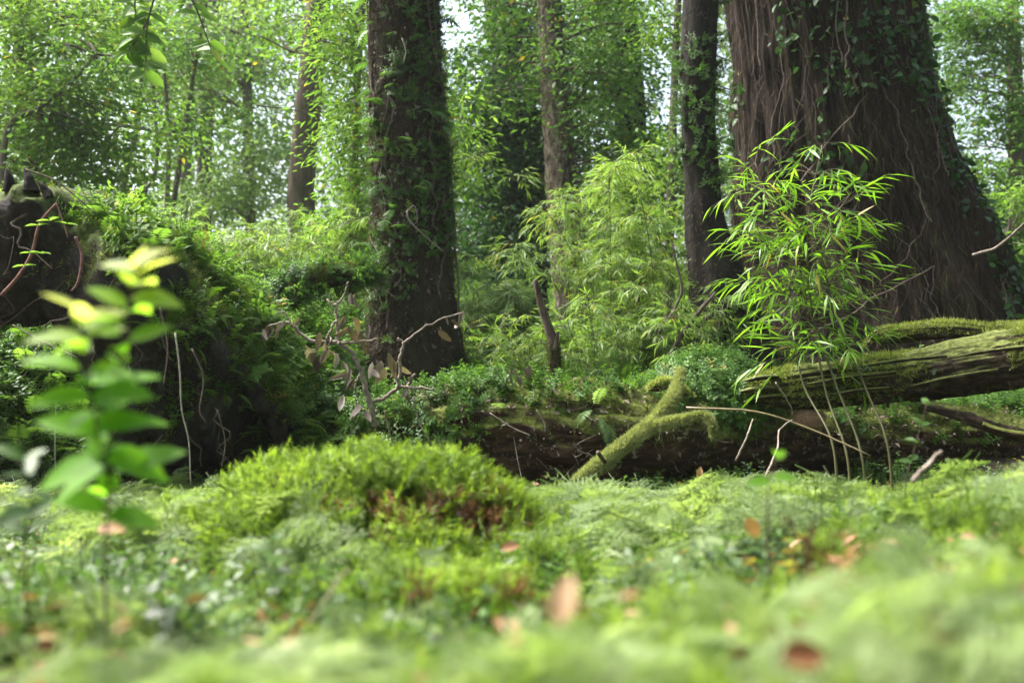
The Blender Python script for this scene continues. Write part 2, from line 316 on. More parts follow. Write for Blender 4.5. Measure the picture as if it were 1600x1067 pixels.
# ------------------------------------------------------------------ ground
def gz(x, y):
    x = np.asarray(x, float); y = np.asarray(y, float)
    rt = ss(-.05, .95, x)                                    # right side stands a little higher near the camera
    near = np.interp(y, [-30, 0, .7, 1.3, 2.0, 2.8, 3.6, 4.4, 5.2], [.2, .19, .175, .01, -.05, -.09, -.13, -.12, -.02])
    nearR = np.interp(y, [-30, 0, .7, 1.3, 2.0, 2.8, 3.6, 4.4, 5.2], [.2, .19, .185, .14, .04, -.05, -.12, -.12, -.02])
    z = near * (1 - rt) + nearR * rt
    z = z + np.interp(y, [5, 6.5, 8, 12, 18, 30, 60, 300], [0, .30, .6, 1.0, 2.0, 4.0, 7, 10])
    # moss cushion mound
    z = z + .06 * np.exp(-(((x + .32) / .36) ** 2 + ((y - 2.35) / .3) ** 2))
    # bank that climbs to the uprooted tree
    bank = ss(-.55, -1.45, x) * ss(4.5, 5.5, y + .25 * n2(x, y, 1.5, 3)) * ss(13, 7, y) * .62
    z = z + bank * (1 - ss(-2.9, -6, x) * .4)
    z = z + .05 * n2(x, y, 1.6, 5) * ss(.8, 2.0, y) * (1 - .6 * ss(3, 4.2, y) * ss(6, 5, y)) + .02 * n2(x, y, 6, 9) + .075 * n2(x, y, 3.6, 12, 2) * ss(.35, .9, y) * (1 - .6 * ss(3, 4, y) * ss(7, 6, y)) + .35 * n2(x, y, .22, 11) * ss(9, 16, y)
    return z
def gpos(x, y, dz=0): return np.stack([x, y, gz(x, y) + dz], -1)
def sheet(name, xs, ys, mat):
    X, Y = np.meshgrid(xs, ys); V = np.stack([X, Y, gz(X, Y)], -1).reshape(-1, 3); nx, ny = len(xs), len(ys)
    i = np.arange(ny - 1)[:, None] * nx + np.arange(nx - 1)[None]; G = Geo()
    G.add(V, None, np.stack([i, i + 1, i + nx + 1, i + nx], -1).reshape(-1, 4)); return G, G.build(name, mat)
gx = np.concatenate([-np.geomspace(300, 8, 14), np.linspace(-7.6, 7.6, 170), np.geomspace(8, 300, 14)])
gy = np.concatenate([-np.geomspace(40, 2, 8), np.linspace(-1.5, 12, 180), np.geomspace(12.5, 300, 26)])
GG, go = sheet('ground', gx, gy, M['soil']); tag(go, kind='structure')
def inview(x, y, m=.35): return np.abs(x) < .53 * y + m
def pts_ground(n, y0, y1, pw=1.0, m=.35):
    """random ground points in front of the camera, denser near"""
    y = y0 + (y1 - y0) * rng.random(n * 2) ** pw; x = (rng.random(n * 2) * 2 - 1) * (.53 * y + m); return x[:n], y[:n]
# --- foreground ground cover (nobody could count it)
def clumps(n, y0, y1, r0, r1, dens, bias, seed, pw=.8):
    """plants gathered in small domed clumps: x, y, lift, height factor, outward lean, tint of the clump"""
    cx, cy = pts_ground(n, y0, y1, pw); k = n2(cx, cy, 1.6, seed) + bias(cx, cy) + .25 * rng.normal(size=n) > 0; cx, cy = cx[k], cy[k]; m = len(cx)
    rr = (r0 + (r1 - r0) * rng.random(m) ** 1.6) * (.7 + .3 * ss(.8, 2, cy)); cnt = np.maximum(3, (dens * rr ** 2 * PI).astype(int)); hf = .65 + .6 * rng.random(m); ct = .14 * rng.normal(size=m); f = lambda v: np.repeat(v, cnt)
    N = cnt.sum(); a = rng.random(N) * 2 * PI; q = rng.random(N) ** .5; x = f(cx) + f(rr) * q * np.cos(a); y = f(cy) + f(rr) * q * np.sin(a) * .9
    return x, np.maximum(y, .4), f(rr) * .55 * (1 - q ** 2) * (.25 + .75 * ss(1.0, 2.0, y)), f(hf) * (1 - .35 * q ** 2) * (.8 + .4 * rng.random(N)), np.stack([np.cos(a) * q * .8, np.sin(a) * q * .8, np.ones(N)], -1), f(ct)
small = lambda y: .6 + .4 * ss(1.0, 2.0, y) + .12 * ss(.95, .7, y)
x, y, dz, hf, out, ct = clumps(520, .46, 4.2, .04, .13, 900, lambda x, y: .06 + .55 * ss(1.6, .9, y) + .05 * ss(-.2, .5, x) - .4 * ss(2.8, 3.8, y), 21)
G = Geo(); scatter(G, SHOOTS, gpos(x, y, dz - .01), upframe(len(x), .2, out), .095 * hf * (.75 + .25 * ss(.8, 1.6, y)), .48 + ct + .25 * n2(x, y, 3, 8) + .13 * rng.normal(size=len(x)))
tag(G.build('moss_carpet', M['moss_shoot']), 'bright yellow-green tree moss carpeting the forest floor', 'moss', kind='stuff'); print('SHOOTS', len(x))
x, y, dz, hf, out, ct = clumps(560, .5, 4.5, .05, .16, 330, lambda x, y: .02 + .10 * ss(-.2, .6, x) + .12 * ss(1.6, 2.6, y) + .30 * ss(1.1, .75, y), 41)
G = Geo(); scatter(G, FEATH, gpos(x, y, dz - .01), upframe(len(x), .25, out), .125 * hf * small(y) * (1 - .35 * ss(3.0, 3.8, y)), .48 + ct + .15 * n2(x, y, 2, 18) + .15 * rng.normal(size=len(x)))
tag(G.build('feather_moss', M['feather']), 'pale lacy feather moss spread over the forest floor', 'moss', kind='stuff'); print('FEATHER', len(x))
x, y = pts_ground(6000, .5, 5.0, .8); k = n2(x, y, 1.3, 51) + .3 * n2(x, y, 5, 52) > -.15 + .22 * ss(-.4, .3, x) + .7 * ss(1.5, .8, y); x, y = x[k], y[k]
G = Geo(); scatter(G, HERBS + HERBS_R, gpos(x, y), upframe(len(x), .35), .045 + .08 * rng.random(len(x)) ** 1.5, .38 + .24 * rng.normal(size=len(x)))
tag(G.build('low_herbs', M['herb']), 'small dark-leaved creeping herbs between the mosses', 'herbs', kind='stuff')
x, y = pts_ground(1500, .6, 4.6, .8); G = Geo(); G.inst(L8, gpos(x, y, .02 + .07 * rng.random(len(x))), upframe(len(x), .6), .015 + .028 * rng.random(len(x)) * ss(.5, 1.6, y), .75 * rng.random(len(x)))
tag(G.build('leaf_litter', M['litter']), 'brown leaf litter lying under the mosses', 'leaf litter', kind='stuff')
# --- bank and mid-ground undergrowth
def mid(n, y0, y1): 
    y = y0 + (y1 - y0) * rng.random(n); x = (rng.random(n) * 2 - 1) * (.56 * y + .3); return x, y
x, y = mid(15000, 4.7, 8.5); k = (n2(x, y, .9, 61) + .4 * n2(x, y, 4, 62) > -.42) & ~((x > 1.0) & (y < 5.7)); x, y = x[k], y[k]
G = Geo(); scatter(G, SPRIG + HERBS, gpos(x, y, -.01), upframe(len(x), .45), .08 + .10 * rng.random(len(x)) ** 1.5, .42 + .25 * n2(x, y, 2, 63) + .16 * rng.normal(size=len(x)))
tag(G.build('bank_herbs', M['leaf_mid']), 'leafy green herbs covering the bank behind the logs', 'herbs', kind='stuff')
x, y = mid(2600, 4.7, 7.5); k = (n2(x, y, 1.1, 71) > -.1) & ~((x > 1.0) & (y < 5.8)); x, y = x[k], y[k]
G = Geo(); scatter(G, FERNS, gpos(x, y, .02), frame(np.stack([rng.normal(size=len(x)), rng.normal(size=len(x)) - .4, .7 + .5 * rng.random(len(x))], -1)), .12 + .10 * rng.random(len(x)), .5 + .2 * rng.normal(size=len(x)))
tag(G.build('bank_ferns', M['leaf_bright']), 'small bright ferns sprouting over the bank', 'ferns', kind='stuff')
x, y = mid(14000, 7.5, 20); G = Geo(); s = .16 + .22 * rng.random(len(x)); scatter(G, SPRIG, gpos(x, y, -.02), upframe(len(x), .45), s, .5 + .25 * n2(x, y, 1, 73) + .16 * rng.normal(size=len(x)))
tag(G.build('forest_undergrowth', M['leaf_bright']), 'light green undergrowth on the rising forest floor beyond', 'undergrowth', kind='stuff')
# ------------------------------------------------------------------ trees
def bark_disp(amp, fa, fz, flare=0, fl=.12, lump=.06, s=0):
    def f(p, t, th):
        q = np.stack([np.cos(th) * fa, np.sin(th) * fa, p[..., 2] * fz], -1)
        r = 1 + amp * (1 - 2 * np.abs(fbm(q, 4, s))) - amp * .5 + lump * fbm(p * 1.3, 3, s + 5)
        if flare: r = r + flare * np.exp(-t / fl) * (1 + .55 * fbm(np.stack([np.cos(th) * 1.6, np.sin(th) * 1.6, 0 * th], -1), 2, s + 9))
        return r
    return f
CROWN = 1.9
def sprays(G, Wd, ells, leaf, size, nl, spread, anchor=None, tint=.5, flat=.4, droop=.35, tw=.006):
    """crown: sprays of leaves filling ellipsoids (centre, radii, number of sprays), twigs from the trunk points"""
    for c, r, n in ells:
        n = int(n * CROWN)
        d = norm(rng.normal(size=(n, 3))); C = np.asarray(c) + d * (rng.random(n) ** .45)[:, None] * np.asarray(r)
        N = n * nl; cc = np.repeat(C, nl, 0); off = rng.normal(size=(N, 3)) * spread * np.array([1, 1, flat]) * np.repeat(.6 + .8 * rng.random(n), nl)[:, None]
        al = norm(off * [1, 1, .5] + .6 * spread * rng.normal(size=(N, 3))) - [0, 0, droop]
        up = np.array([0, 0, 1.0]) + .65 * rng.normal(size=(N, 3))
        ti = np.repeat(tint + .16 * rng.normal(size=n), nl) + .12 * rng.normal(size=N); ti = np.minimum(ti, .9); ti[rng.random(N) < .012] = 1
        G.inst(leaf, cc + off, frame(al, up), size * (.55 + .7 * rng.random(N)) * np.repeat(.7 + .7 * rng.random(n), nl), ti)
        if Wd is not None and anchor is not None:
            a = anchor[np.argmin(np.linalg.norm((anchor - c + [0, 0, .6 * r[2]]) * [1, 1, 1.2], axis=1))]; v = np.asarray(c) - a; L = np.linalg.norm(v)
            if .3 < L < 6: tube(Wd, wander(a, c, 6, .25 * L), np.linspace(tw * 4, tw, 12) * (.7 + .5 * L), 6, cap=False)
            for q in C[:: 2]:
                a = anchor[np.argmin(np.linalg.norm((anchor - q) * [1, 1, 1.6], axis=1))]; v = q - a; L = np.linalg.norm(v)
                if L > 6: continue
                p = np.array([a, a + v * .5 + [0, 0, .12 * L], q]); tube(Wd, spline(p, 5), np.linspace(tw * 1.8, tw * .4, 5) * (1 + .5 * L), 4, cap=False)
def E(px, py, d, rx, ry, rz, n): return (P(px, py, d), (rx, ry, rz), n)
def tree(name, label, pix, wpx, mat, ells, leaf, lmat, size, nl, spread, tint=.5, group=None, extra=5.0, seg=14, cat='tree', disp=None, flat=.4, sink=.3, rings=40):
    """pix: trunk centreline in the photo from the foot upward (px, py, d); extended upward by EXTRA metres"""
    p = PX(pix); up = norm(p[-1] - p[-2]); base = np.array([p[0][0], p[0][1], gz(p[0][0], p[0][1])])
    pp = np.vstack([[p[0][0], p[0][1], min(base[2], p[0][2]) - sink], p, [p[-1] + up * extra]]) if extra else np.vstack([[p[0][0], p[0][1], min(base[2], p[0][2]) - sink], p])
    rr = [W(wpx[0], pix[0][2]) / 2] + [W(w, q[2]) / 2 for w, q in zip(wpx, pix)] + ([W(wpx[-1], pix[-1][2]) / 2 * .7] if extra else [])
    t = thing(name, label, cat, base, group); c = spline(pp, rings); r = np.interp(np.linspace(0, len(pp) - 1, rings), np.arange(len(pp)), rr)
    Wd = Geo(); tube(Wd, c, r, seg, disp=disp or bark_disp(.12, 1.5, 2.5, .25, .06, .12, len(label)))
    L = Geo(); sprays(L, Wd, ells, leaf, size, nl, spread, c[4:], tint, flat)
    Wd.build('trunk', mat, t); L.build('crown', lmat, t); return t, c, r
GB = 'background trees of the forest'
# leaning trunk at the left back
tree('leaning_tree', 'leaning grey-brown trunk standing in bamboo to the left of the dark mossy trunk', [(476, 400, 12), (470, 310, 12), (482, 160, 12), (498, 0, 12)], [46, 42, 40, 36], M['bark_pale'],
     [E(530, -330, 12, 1.6, 1.5, 1.2, 40), E(425, 40, 12.4, .5, .6, .7, 9)], LF, M['leaf_bright'], .075, 60, .22, group=GB, rings=60, seg=18)
tree('flaky_tree', 'tree with flaky lichen-crusted bark behind the bright bamboo thicket', [(898, 520, 10.5), (886, 400, 10.5), (876, 270, 10.5), (868, 150, 10.5), (858, 0, 10.5)], [56, 50, 46, 44, 38], M['bark_flaky'],
     [E(800, 60, 10.8, .8, .6, 1.0, 24), E(940, 90, 10.2, .75, .4, 1.0, 34), E(860, -330, 10.5, 1.6, 1.5, 1.0, 40), E(960, 240, 10.3, .45, .4, .4, 12)], LF, M['leaf_mid'], .065, 55, .20, .45, group=GB, rings=70, seg=18,
     disp=bark_disp(.22, 2.5, 7, .1, .06, .16, 4))
tree('ivy_clad_tree', 'dark trunk wrapped in glossy climbing foliage right of the dark mossy trunk', [(825, 430, 12.5), (822, 300, 12.5), (800, 120, 12.5), (780, 0, 12.5)], [62, 60, 56, 50], M['bark_black'],
     [E(800, 320, 12, .55, .4, 1.0, 40), E(760, 170, 12, .7, .5, .8, 40), E(850, 180, 11.9, .5, .4, 1.3, 34), E(815, 60, 12.3, .45, .5, .5, 12), E(780, 400, 11.6, .6, .4, .5, 26)], LF_R, M['leaf_dark'], .07, 55, .20, .42, group=GB, rings=60)
tree('leafy_tree', 'tall leafy tree with a half hidden trunk left of the slim blackish trunk', [(985, 420, 12.8), (985, 200, 12.8), (975, 0, 12.8)], [50, 48, 44], M['bark_black'],
     [E(940, 300, 12.2, .5, .5, .5, 20), E(960, 100, 12.4, .45, .4, 1.2, 30), E(1020, 300, 12, .45, .5, .6, 20), E(1010, 230, 12.8, .5, .5, .8, 14)], LF_R, M['leaf_mid'], .07, 55, .2, .5, group=GB, rings=60)
tree('sunlit_tree', 'pale sunlit young tree beside the slim blackish trunk, sky showing through it', [(1045, 430, 9.5), (1050, 250, 9.5), (1055, 100, 9.5), (1060, 0, 9.5)], [16, 14, 12, 10], M['sapling'],
     [E(1035, 50, 9.5, .22, .4, .35, 5), E(1055, 260, 9.3, .18, .35, .5, 8), E(1030, 380, 9.0, .3, .3, .4, 12), E(1160, 200, 9.9, .2, .3, .7, 10)], LF, M['leaf_bright'], .055, 55, .15, .5, group=GB, extra=2)
tree('trailing_tree', 'slim tree with hanging sprays brushing the dark mossy trunk', [(548, 430, 8.6), (552, 250, 8.6), (560, 100, 8.6), (570, -50, 8.6)], [14, 13, 12, 10], M['sapling'],
     [E(540, 60, 8.2, .32, .4, .45, 20), E(545, 210, 8.1, .22, .4, .5, 18), E(570, 300, 8.0, .18, .3, .5, 10), E(712, 220, 8.2, .14, .3, .6, 8), E(545, 360, 8.4, .3, .3, .3, 9)], LF_N, M['leaf_bright'], .06, 55, .13, .45, group=GB, extra=2, flat=.8)
# slender trunks on the left
for nm, lb, px, w, d in [
    ('slender_tree', 'thin leaning grey trunk, first of the slim trunks above the uprooted mound', [(192, 310), (205, 240), (215, 190), (222, 100)], [9, 9, 9, 7], 13),
    ('slender_tree', 'thin curved stem bending out of the ferns among the slim trunks', [(222, 325), (240, 280), (246, 230), (240, 150)], [7, 7, 6, 5], 12.5),
    ('slender_tree', 'slim upright trunk forking into two stems above the mound', [(260, 360), (262, 280), (264, 210), (258, 130)], [8, 8, 7, 5], 12),
    ('slender_tree', 'slim dark trunk leaning against its upright neighbour', [(268, 360), (278, 270), (290, 190), (302, 120)], [9, 9, 8, 6], 12.2),
    ('slender_tree', 'broad pale trunk veiled by leaves among the slim trunks', [(318, 350), (320, 240), (328, 120), (334, 0)], [24, 22, 20, 18], 16),
    ('slender_tree', 'hazy grey trunk standing behind the slim dark trunks', [(293, 360), (290, 260), (296, 150), (300, 0)], [20, 18, 17, 15], 18)]:
    cx, cy = px[-1]
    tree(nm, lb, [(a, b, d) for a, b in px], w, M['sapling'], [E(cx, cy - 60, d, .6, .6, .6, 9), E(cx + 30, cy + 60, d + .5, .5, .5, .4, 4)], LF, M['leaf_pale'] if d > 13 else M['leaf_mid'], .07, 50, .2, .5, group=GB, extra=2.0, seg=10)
# leafy masses at the left
tree('bushy_tree', 'bushy bright green tree rising over the uprooted mound behind the bent bare limb', [(60, 330, 9.5), (40, 180, 9.5), (32, 100, 9.5), (26, 0, 9.5)], [16, 15, 14, 12], M['sapling'],
     [E(40, 50, 9, .8, .6, .55, 34), E(170, 30, 9.4, .5, .5, .4, 16), E(60, 170, 8.8, .7, .5, .35, 26), E(150, 260, 9.2, .6, .5, .35, 18), E(-60, 250, 9, .6, .5, .6, 20), E(230, 200, 9.8, .4, .5, .3, 8)], LF, M['leaf_bright'], .06, 60, .19, .5, group=GB, extra=2)
tree('arching_tree', 'tree with a bent bare limb curving up beside the bushy tree', [(8, 220, 8.4), (60, 170, 8.4), (110, 130, 8.4), (150, 85, 8.4)], [9, 8, 6, 4], M['sapling'],
     [E(150, 110, 8.6, .45, .4, .3, 12), E(110, 210, 8.6, .5, .4, .25, 12)], LF, M['leaf_mid'], .055, 50, .17, .5, group=GB, extra=0, sink=0)
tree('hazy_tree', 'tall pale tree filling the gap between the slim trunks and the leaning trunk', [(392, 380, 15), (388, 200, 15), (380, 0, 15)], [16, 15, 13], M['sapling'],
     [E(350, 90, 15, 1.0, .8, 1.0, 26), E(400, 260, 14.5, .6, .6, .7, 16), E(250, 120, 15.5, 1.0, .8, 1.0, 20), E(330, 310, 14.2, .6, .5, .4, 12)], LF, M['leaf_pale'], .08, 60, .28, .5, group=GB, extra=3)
# right side
tree('edge_tree', 'leafy tree at the far edge, crown against the bright sky behind the giant trunk', [(1600, 480, 14), (1590, 300, 14), (1585, 100, 14), (1580, 0, 14)], [26, 24, 22, 20], M['bark_pale'],
     [E(1530, 50, 13.5, .8, .7, .6, 40), E(1590, 170, 13, .5, .6, .5, 18), E(1490, 140, 14, .3, .6, .3, 10), E(1530, 300, 13, .5, .5, .5, 18), E(1580, 350, 13.5, .5, .5, .6, 22), E(1480, 260, 14, .3, .4, .4, 8)], LF, M['leaf_mid'], .07, 60, .2, .45, group=GB, extra=3)
tree('edge_tree', 'thin pale tree under the leafy crown at the far edge beside the giant trunk', [(1560, 520, 11.5), (1564, 440, 11.5), (1572, 380, 11.5)], [6, 5, 3], M['sapling'],
     [E(1570, 420, 11.5, .4, .4, .35, 16), E(1600, 330, 11.5, .4, .4, .4, 12)], LF, M['leaf_bright'], .06, 50, .17, .55, group=GB, extra=0)
# far wood, all round the clearing, unseen part behind the camera thickened to block frontal light
G = Geo()
def wood(n, a0, a1, r0, r1, z0, z1, size, spread=.6, nl=40, tint=.5, pw=1.0):
    a = np.radians(a0 + (a1 - a0) * rng.random(n)); r = r0 + (r1 - r0) * rng.random(n); x = np.sin(a) * r; y = np.cos(a) * r
    z = gz(x, y) + z0 + (z1 - z0) * rng.random(n) ** pw; C = np.stack([x, y, z], -1)
    k = fbm(C * [.28, .28, .22], 3, 77) > -.25; C = C[k]; az = np.degrees(np.arctan2(C[:, 0], C[:, 1])); el = np.degrees(np.arctan2(C[:, 2] - .4, np.hypot(C[:, 0], C[:, 1])))
    thin = np.where((az > -5.5) & (az < -1) & (el > 17), .95, 0) + np.where((az > 6.5) & (az < 10.5) & (el > 12), .9, 0) + np.where((az > 21.5) & (az < 30) & (el > 7), .75, 0) + np.where((az > -14) & (az < -11) & (el > 11), .7, 0)   # thin places in the wood where sky shows
    C = C[rng.random(len(C)) > thin]; N = len(C) * nl
    off = rng.normal(size=(N, 3)) * spread * [1, 1, .5]; al = norm(off + .4 * rng.normal(size=(N, 3))) - [0, 0, .3]
    G.inst(LF, np.repeat(C, nl, 0) + off, frame(al, np.array([0, 0, 1.]) + .6 * rng.normal(size=(N, 3))), size * (.6 + .7 * rng.random(N)), tint + np.repeat(.15 * rng.normal(size=len(C)), nl) + .1 * rng.normal(size=N))
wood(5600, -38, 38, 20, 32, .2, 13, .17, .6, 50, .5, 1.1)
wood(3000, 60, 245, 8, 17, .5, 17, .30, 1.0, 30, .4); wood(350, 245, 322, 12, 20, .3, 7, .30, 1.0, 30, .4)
tag(G.build('far_wood', M['leaf_pale']), 'far green wood beyond the trees, with unseen wood behind the viewer thickened for shade', 'wood', kind='stuff')
# ------------------------------------------------------------------ main dark trunk
def big_trunk(name, label, pix, wpx, mat, seg, rings, disp, top):
    p = PX(pix); up = norm(p[-1] - p[-2]); base = np.array([p[0][0], p[0][1], gz(p[0][0], p[0][1])])
    pp = np.vstack([[p[0][0], p[0][1], base[2] - .25], p, p[-1] + up * top * .5, p[-1] + up * top]); r0 = [W(w, q[2]) / 2 for w, q in zip(wpx, pix)]
    rr = [r0[0] * 1.05] + r0 + [r0[-1] * .85, r0[-1] * .6]
    n = rings; c = spline(pp, n); u = np.linspace(0, len(pp) - 1, n); r = np.interp(u, np.arange(len(pp)), rr)
    G = Geo(); tube(G, c, r, seg, disp=disp); return thing(name, label, 'tree', base), G, c, r
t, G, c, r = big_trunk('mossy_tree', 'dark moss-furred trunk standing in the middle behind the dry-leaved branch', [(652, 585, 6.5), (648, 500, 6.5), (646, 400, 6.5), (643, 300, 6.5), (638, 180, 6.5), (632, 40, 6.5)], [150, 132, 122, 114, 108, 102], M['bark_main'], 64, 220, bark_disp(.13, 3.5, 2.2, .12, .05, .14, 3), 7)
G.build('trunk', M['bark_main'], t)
p, nn = G.sample(80000, keep=lambda p, n: (p[:, 2] < 4.2) & (n[:, 1] < .5))
F = Geo(); al = nn * .7 + [0, 0, -.75] + .5 * rng.normal(size=p.shape); ti = .38 + .3 * fbm(p * 2.5, 3, 5) + .16 * rng.normal(size=len(p)); F.inst(NEEDLE, p - nn * .005, frame(al, nn), .02 + .05 * rng.random(len(p)), ti)
F.build('bark_moss', M['fuzz'], t)
p, nn = G.sample(9000, keep=lambda p, n: (p[:, 2] < 4) & (n[:, 1] < .4) & (fbm(p * 2.2, 3, 15) > -.02)); F = Geo()
scatter(F, HERBS + SPRIG, p, upframe(len(p), .4, nn * .9 + [0, 0, .25]), .03 + .06 * rng.random(len(p)) ** 2, .3 + .25 * rng.normal(size=len(p)))
p, nn = G.sample(520, keep=lambda p, n: (p[:, 2] < 4) & (n[:, 1] < .2) & (p[:, 2] > 1.2)); scatter(F, FERNS, p, frame(nn * .8 + [0, 0, -.1] + .35 * rng.normal(size=p.shape)), .10 + .10 * rng.random(len(p)), .45 + .2 * rng.normal(size=len(p)))
F.build('climbing_foliage', M['leaf_mid'], t)
p, nn = G.sample(2600, keep=lambda p, n: (p[:, 2] < 4) & (n[:, 1] < .3)); F = Geo(); F.inst(LF, p + nn * .02, frame(nn * .4 + [0, 0, -.6] + .5 * rng.normal(size=p.shape), nn + .5 * rng.normal(size=p.shape)), .02 + .03 * rng.random(len(p)), .15 + .4 * rng.random(len(p))); F.build('caught_litter', M['dry'], t)
L = Geo(); sprays(L, None, [((-.6, 7.6, 11.5), (2, 2, 1.2), 14)], LF, .10, 60, .3); L.build('crown', M['leaf_mid'], t)
for pts, w in (([(636, 330), (640, 345), (665, 370), (692, 392)], 3.2), ([(636, 330), (648, 322), (652, 345), (644, 352)], 2), ([(628, 60), (634, 80), (630, 100)], 2.5), ([(560, 440), (600, 452), (622, 470)], 2.5)):
    g = Geo(); q = PX(pts, 6.12); tube(g, spline(q, 12), np.linspace(W(w, 6.1), W(w * .5, 6.1), 12) / 2, 6); g.build('dead_twig', M['twig'], t)
for i in range(14):
    j = rng.integers(30, 150); a = rng.random() * PI + PI; g = Geo(); k = np.arange(j, min(j + 50, 215), 5); th = a + np.cumsum(.12 * rng.normal(size=len(k)))
    q = c[k] + np.stack([np.cos(th), np.sin(th), 0 * th], -1) * (r[k] * 1.12)[:, None]; tube(g, spline(q, 24), .004 + .004 * rng.random(), 5, cap=False); g.build('climbing_stem', M['vine'], t)
# ------------------------------------------------------------------ giant trunk on the right
gp = [(1372, 560, 8.2), (1350, 450, 8.2), (1326, 330, 8.2), (1300, 190, 8.2), (1274, 0, 8.2)]
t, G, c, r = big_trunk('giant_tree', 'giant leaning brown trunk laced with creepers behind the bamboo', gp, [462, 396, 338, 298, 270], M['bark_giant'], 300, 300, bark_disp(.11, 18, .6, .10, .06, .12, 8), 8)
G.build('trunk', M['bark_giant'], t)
for i in range(88):
    j = rng.integers(25, 200); n = rng.integers(20, 70); k = np.arange(j, min(j + n, 255), 4)
    if len(k) < 4: continue
    a = PI + rng.random() * PI; th = a + np.cumsum(.025 * rng.normal(size=len(k))) + np.linspace(0, .15 + rng.normal() * .35, len(k))
    # ring angle is measured in world x,y
    q = c[k] + np.stack([np.cos(th), np.sin(th), 0 * th], -1) * (r[k] * (1.06 + .03 * rng.random()))[:, None]
    w = .002 + .007 * rng.random() ** 3; g = Geo(); tube(g, spline(q, 30), np.linspace(w, w * .6, 30), 5, cap=False, tint=rng.random()); g.build('creeper_stem', M['vine'], t)
F = Geo(); p, nn = G.sample(22000, keep=lambda p, n: (p[:, 2] < 4.6) & (n[:, 1] < .5) & (fbm(p * [1.3, 1.3, .9], 3, 25) + .7 * ss(2.7, 3.5, p[:, 0] - .28 * (2.5 - p[:, 2])) > .18))
F.inst(L8R, p + nn * .04, frame(nn * .5 + [0, 0, -.6] + .6 * rng.normal(size=p.shape), nn + [0, 0, .6] + .5 * rng.normal(size=p.shape)), .04 + .05 * rng.random(len(p)), .35 + .25 * rng.normal(size=len(p)))
F.build('creeper_foliage', M['leaf_dark'], t)
p, nn = G.sample(80000, keep=lambda p, n: (p[:, 2] < 5.2) & (n[:, 1] < .3)); F = Geo(); F.inst(FIBRE, p, frame(nn * .35 + [.15, 0, -1] + .3 * rng.normal(size=p.shape), nn), .05 + .14 * rng.random(len(p)), .42 + .4 * fbm(p * 2, 3, 4) + .2 * rng.normal(size=len(p))); F.build('bark_fibres', M['fuzz'], t)
L = Geo(); sprays(L, None, [((2.6, 8.8, 11.5), (2.6, 2.2, 1.3), 26), ((4.6, 8.8, 10), (1.6, 1.6, 1), 14)], LF, .13, 60, .35); L.build('crown', M['leaf_mid'], t)
# slim blackish trunk
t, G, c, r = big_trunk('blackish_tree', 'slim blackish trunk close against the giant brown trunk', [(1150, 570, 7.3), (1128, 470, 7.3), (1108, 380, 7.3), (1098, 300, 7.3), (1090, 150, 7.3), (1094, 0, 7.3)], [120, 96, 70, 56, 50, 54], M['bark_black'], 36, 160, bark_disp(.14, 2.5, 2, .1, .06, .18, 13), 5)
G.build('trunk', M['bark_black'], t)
p, nn = G.sample(9000, keep=lambda p, n: (p[:, 2] < 4.2) & (n[:, 1] < .5)); F = Geo(); F.inst(NEEDLE, p, frame(nn * .7 + [0, 0, -.8] + .5 * rng.normal(size=p.shape), nn), .02 + .03 * rng.random(len(p)), .3 + .2 * rng.normal(size=len(p))); F.build('bark_moss', M['fuzz'], t)
p, nn = G.sample(1900, keep=lambda p, n: (p[:, 2] < 4.2) & (n[:, 1] < .5) & (fbm(p * 1.6, 3, 35) > -.05)); F = Geo(); scatter(F, HERBS, p, upframe(len(p), .4, nn + [0, 0, .2]), .04 + .07 * rng.random(len(p)) ** 1.5, .33 + .2 * rng.normal(size=len(p))); F.build('climbing_foliage', M['leaf_mid'], t)
L = Geo(); sprays(L, None, [((1.9, 7.6, 8.5), (1.0, 1.0, .8), 8)], LF, .08, 60, .25); L.build('crown', M['leaf_mid'], t)
# ------------------------------------------------------------------ moss helpers
def strands(F, pos, L, tint=.45, nb=14, s=.012):
    """hanging moss strands: fine blades along a wavering thread"""
    for q, l in zip(pos, L):
        m = max(4, int(nb * l / .1)); t = np.linspace(0, 1, m)[:, None]; w = np.cumsum(rng.normal(size=(m, 3)) * .004, 0); p = q + t * [0, 0, -l] + w * [1, 1, 0]
        F.inst(NEEDLE, p, frame(np.array([0, 0, -.7]) + .6 * rng.normal(size=(m, 3))), s * (.8 + rng.random(m)), tint + .15 * rng.normal(size=m))
def moss_on(G, n, parent, name='moss', mat='moss', s=(.012, .016), keep=None, tint=.5, hang=None):
    p, nn = G.sample(n, keep=keep); F = Geo(); d = nn + [0, 0, .25]
    ti = tint + .35 * fbm(p * 9, 3, 3) + .18 * rng.normal(size=len(p)); scatter(F, TUFTS, p - nn * .003, upframe(len(p), .35, d), s[0] + s[1] * rng.random(len(p)), ti)
    if hang: strands(F, *hang)
    return F.build(name, M[mat], parent)
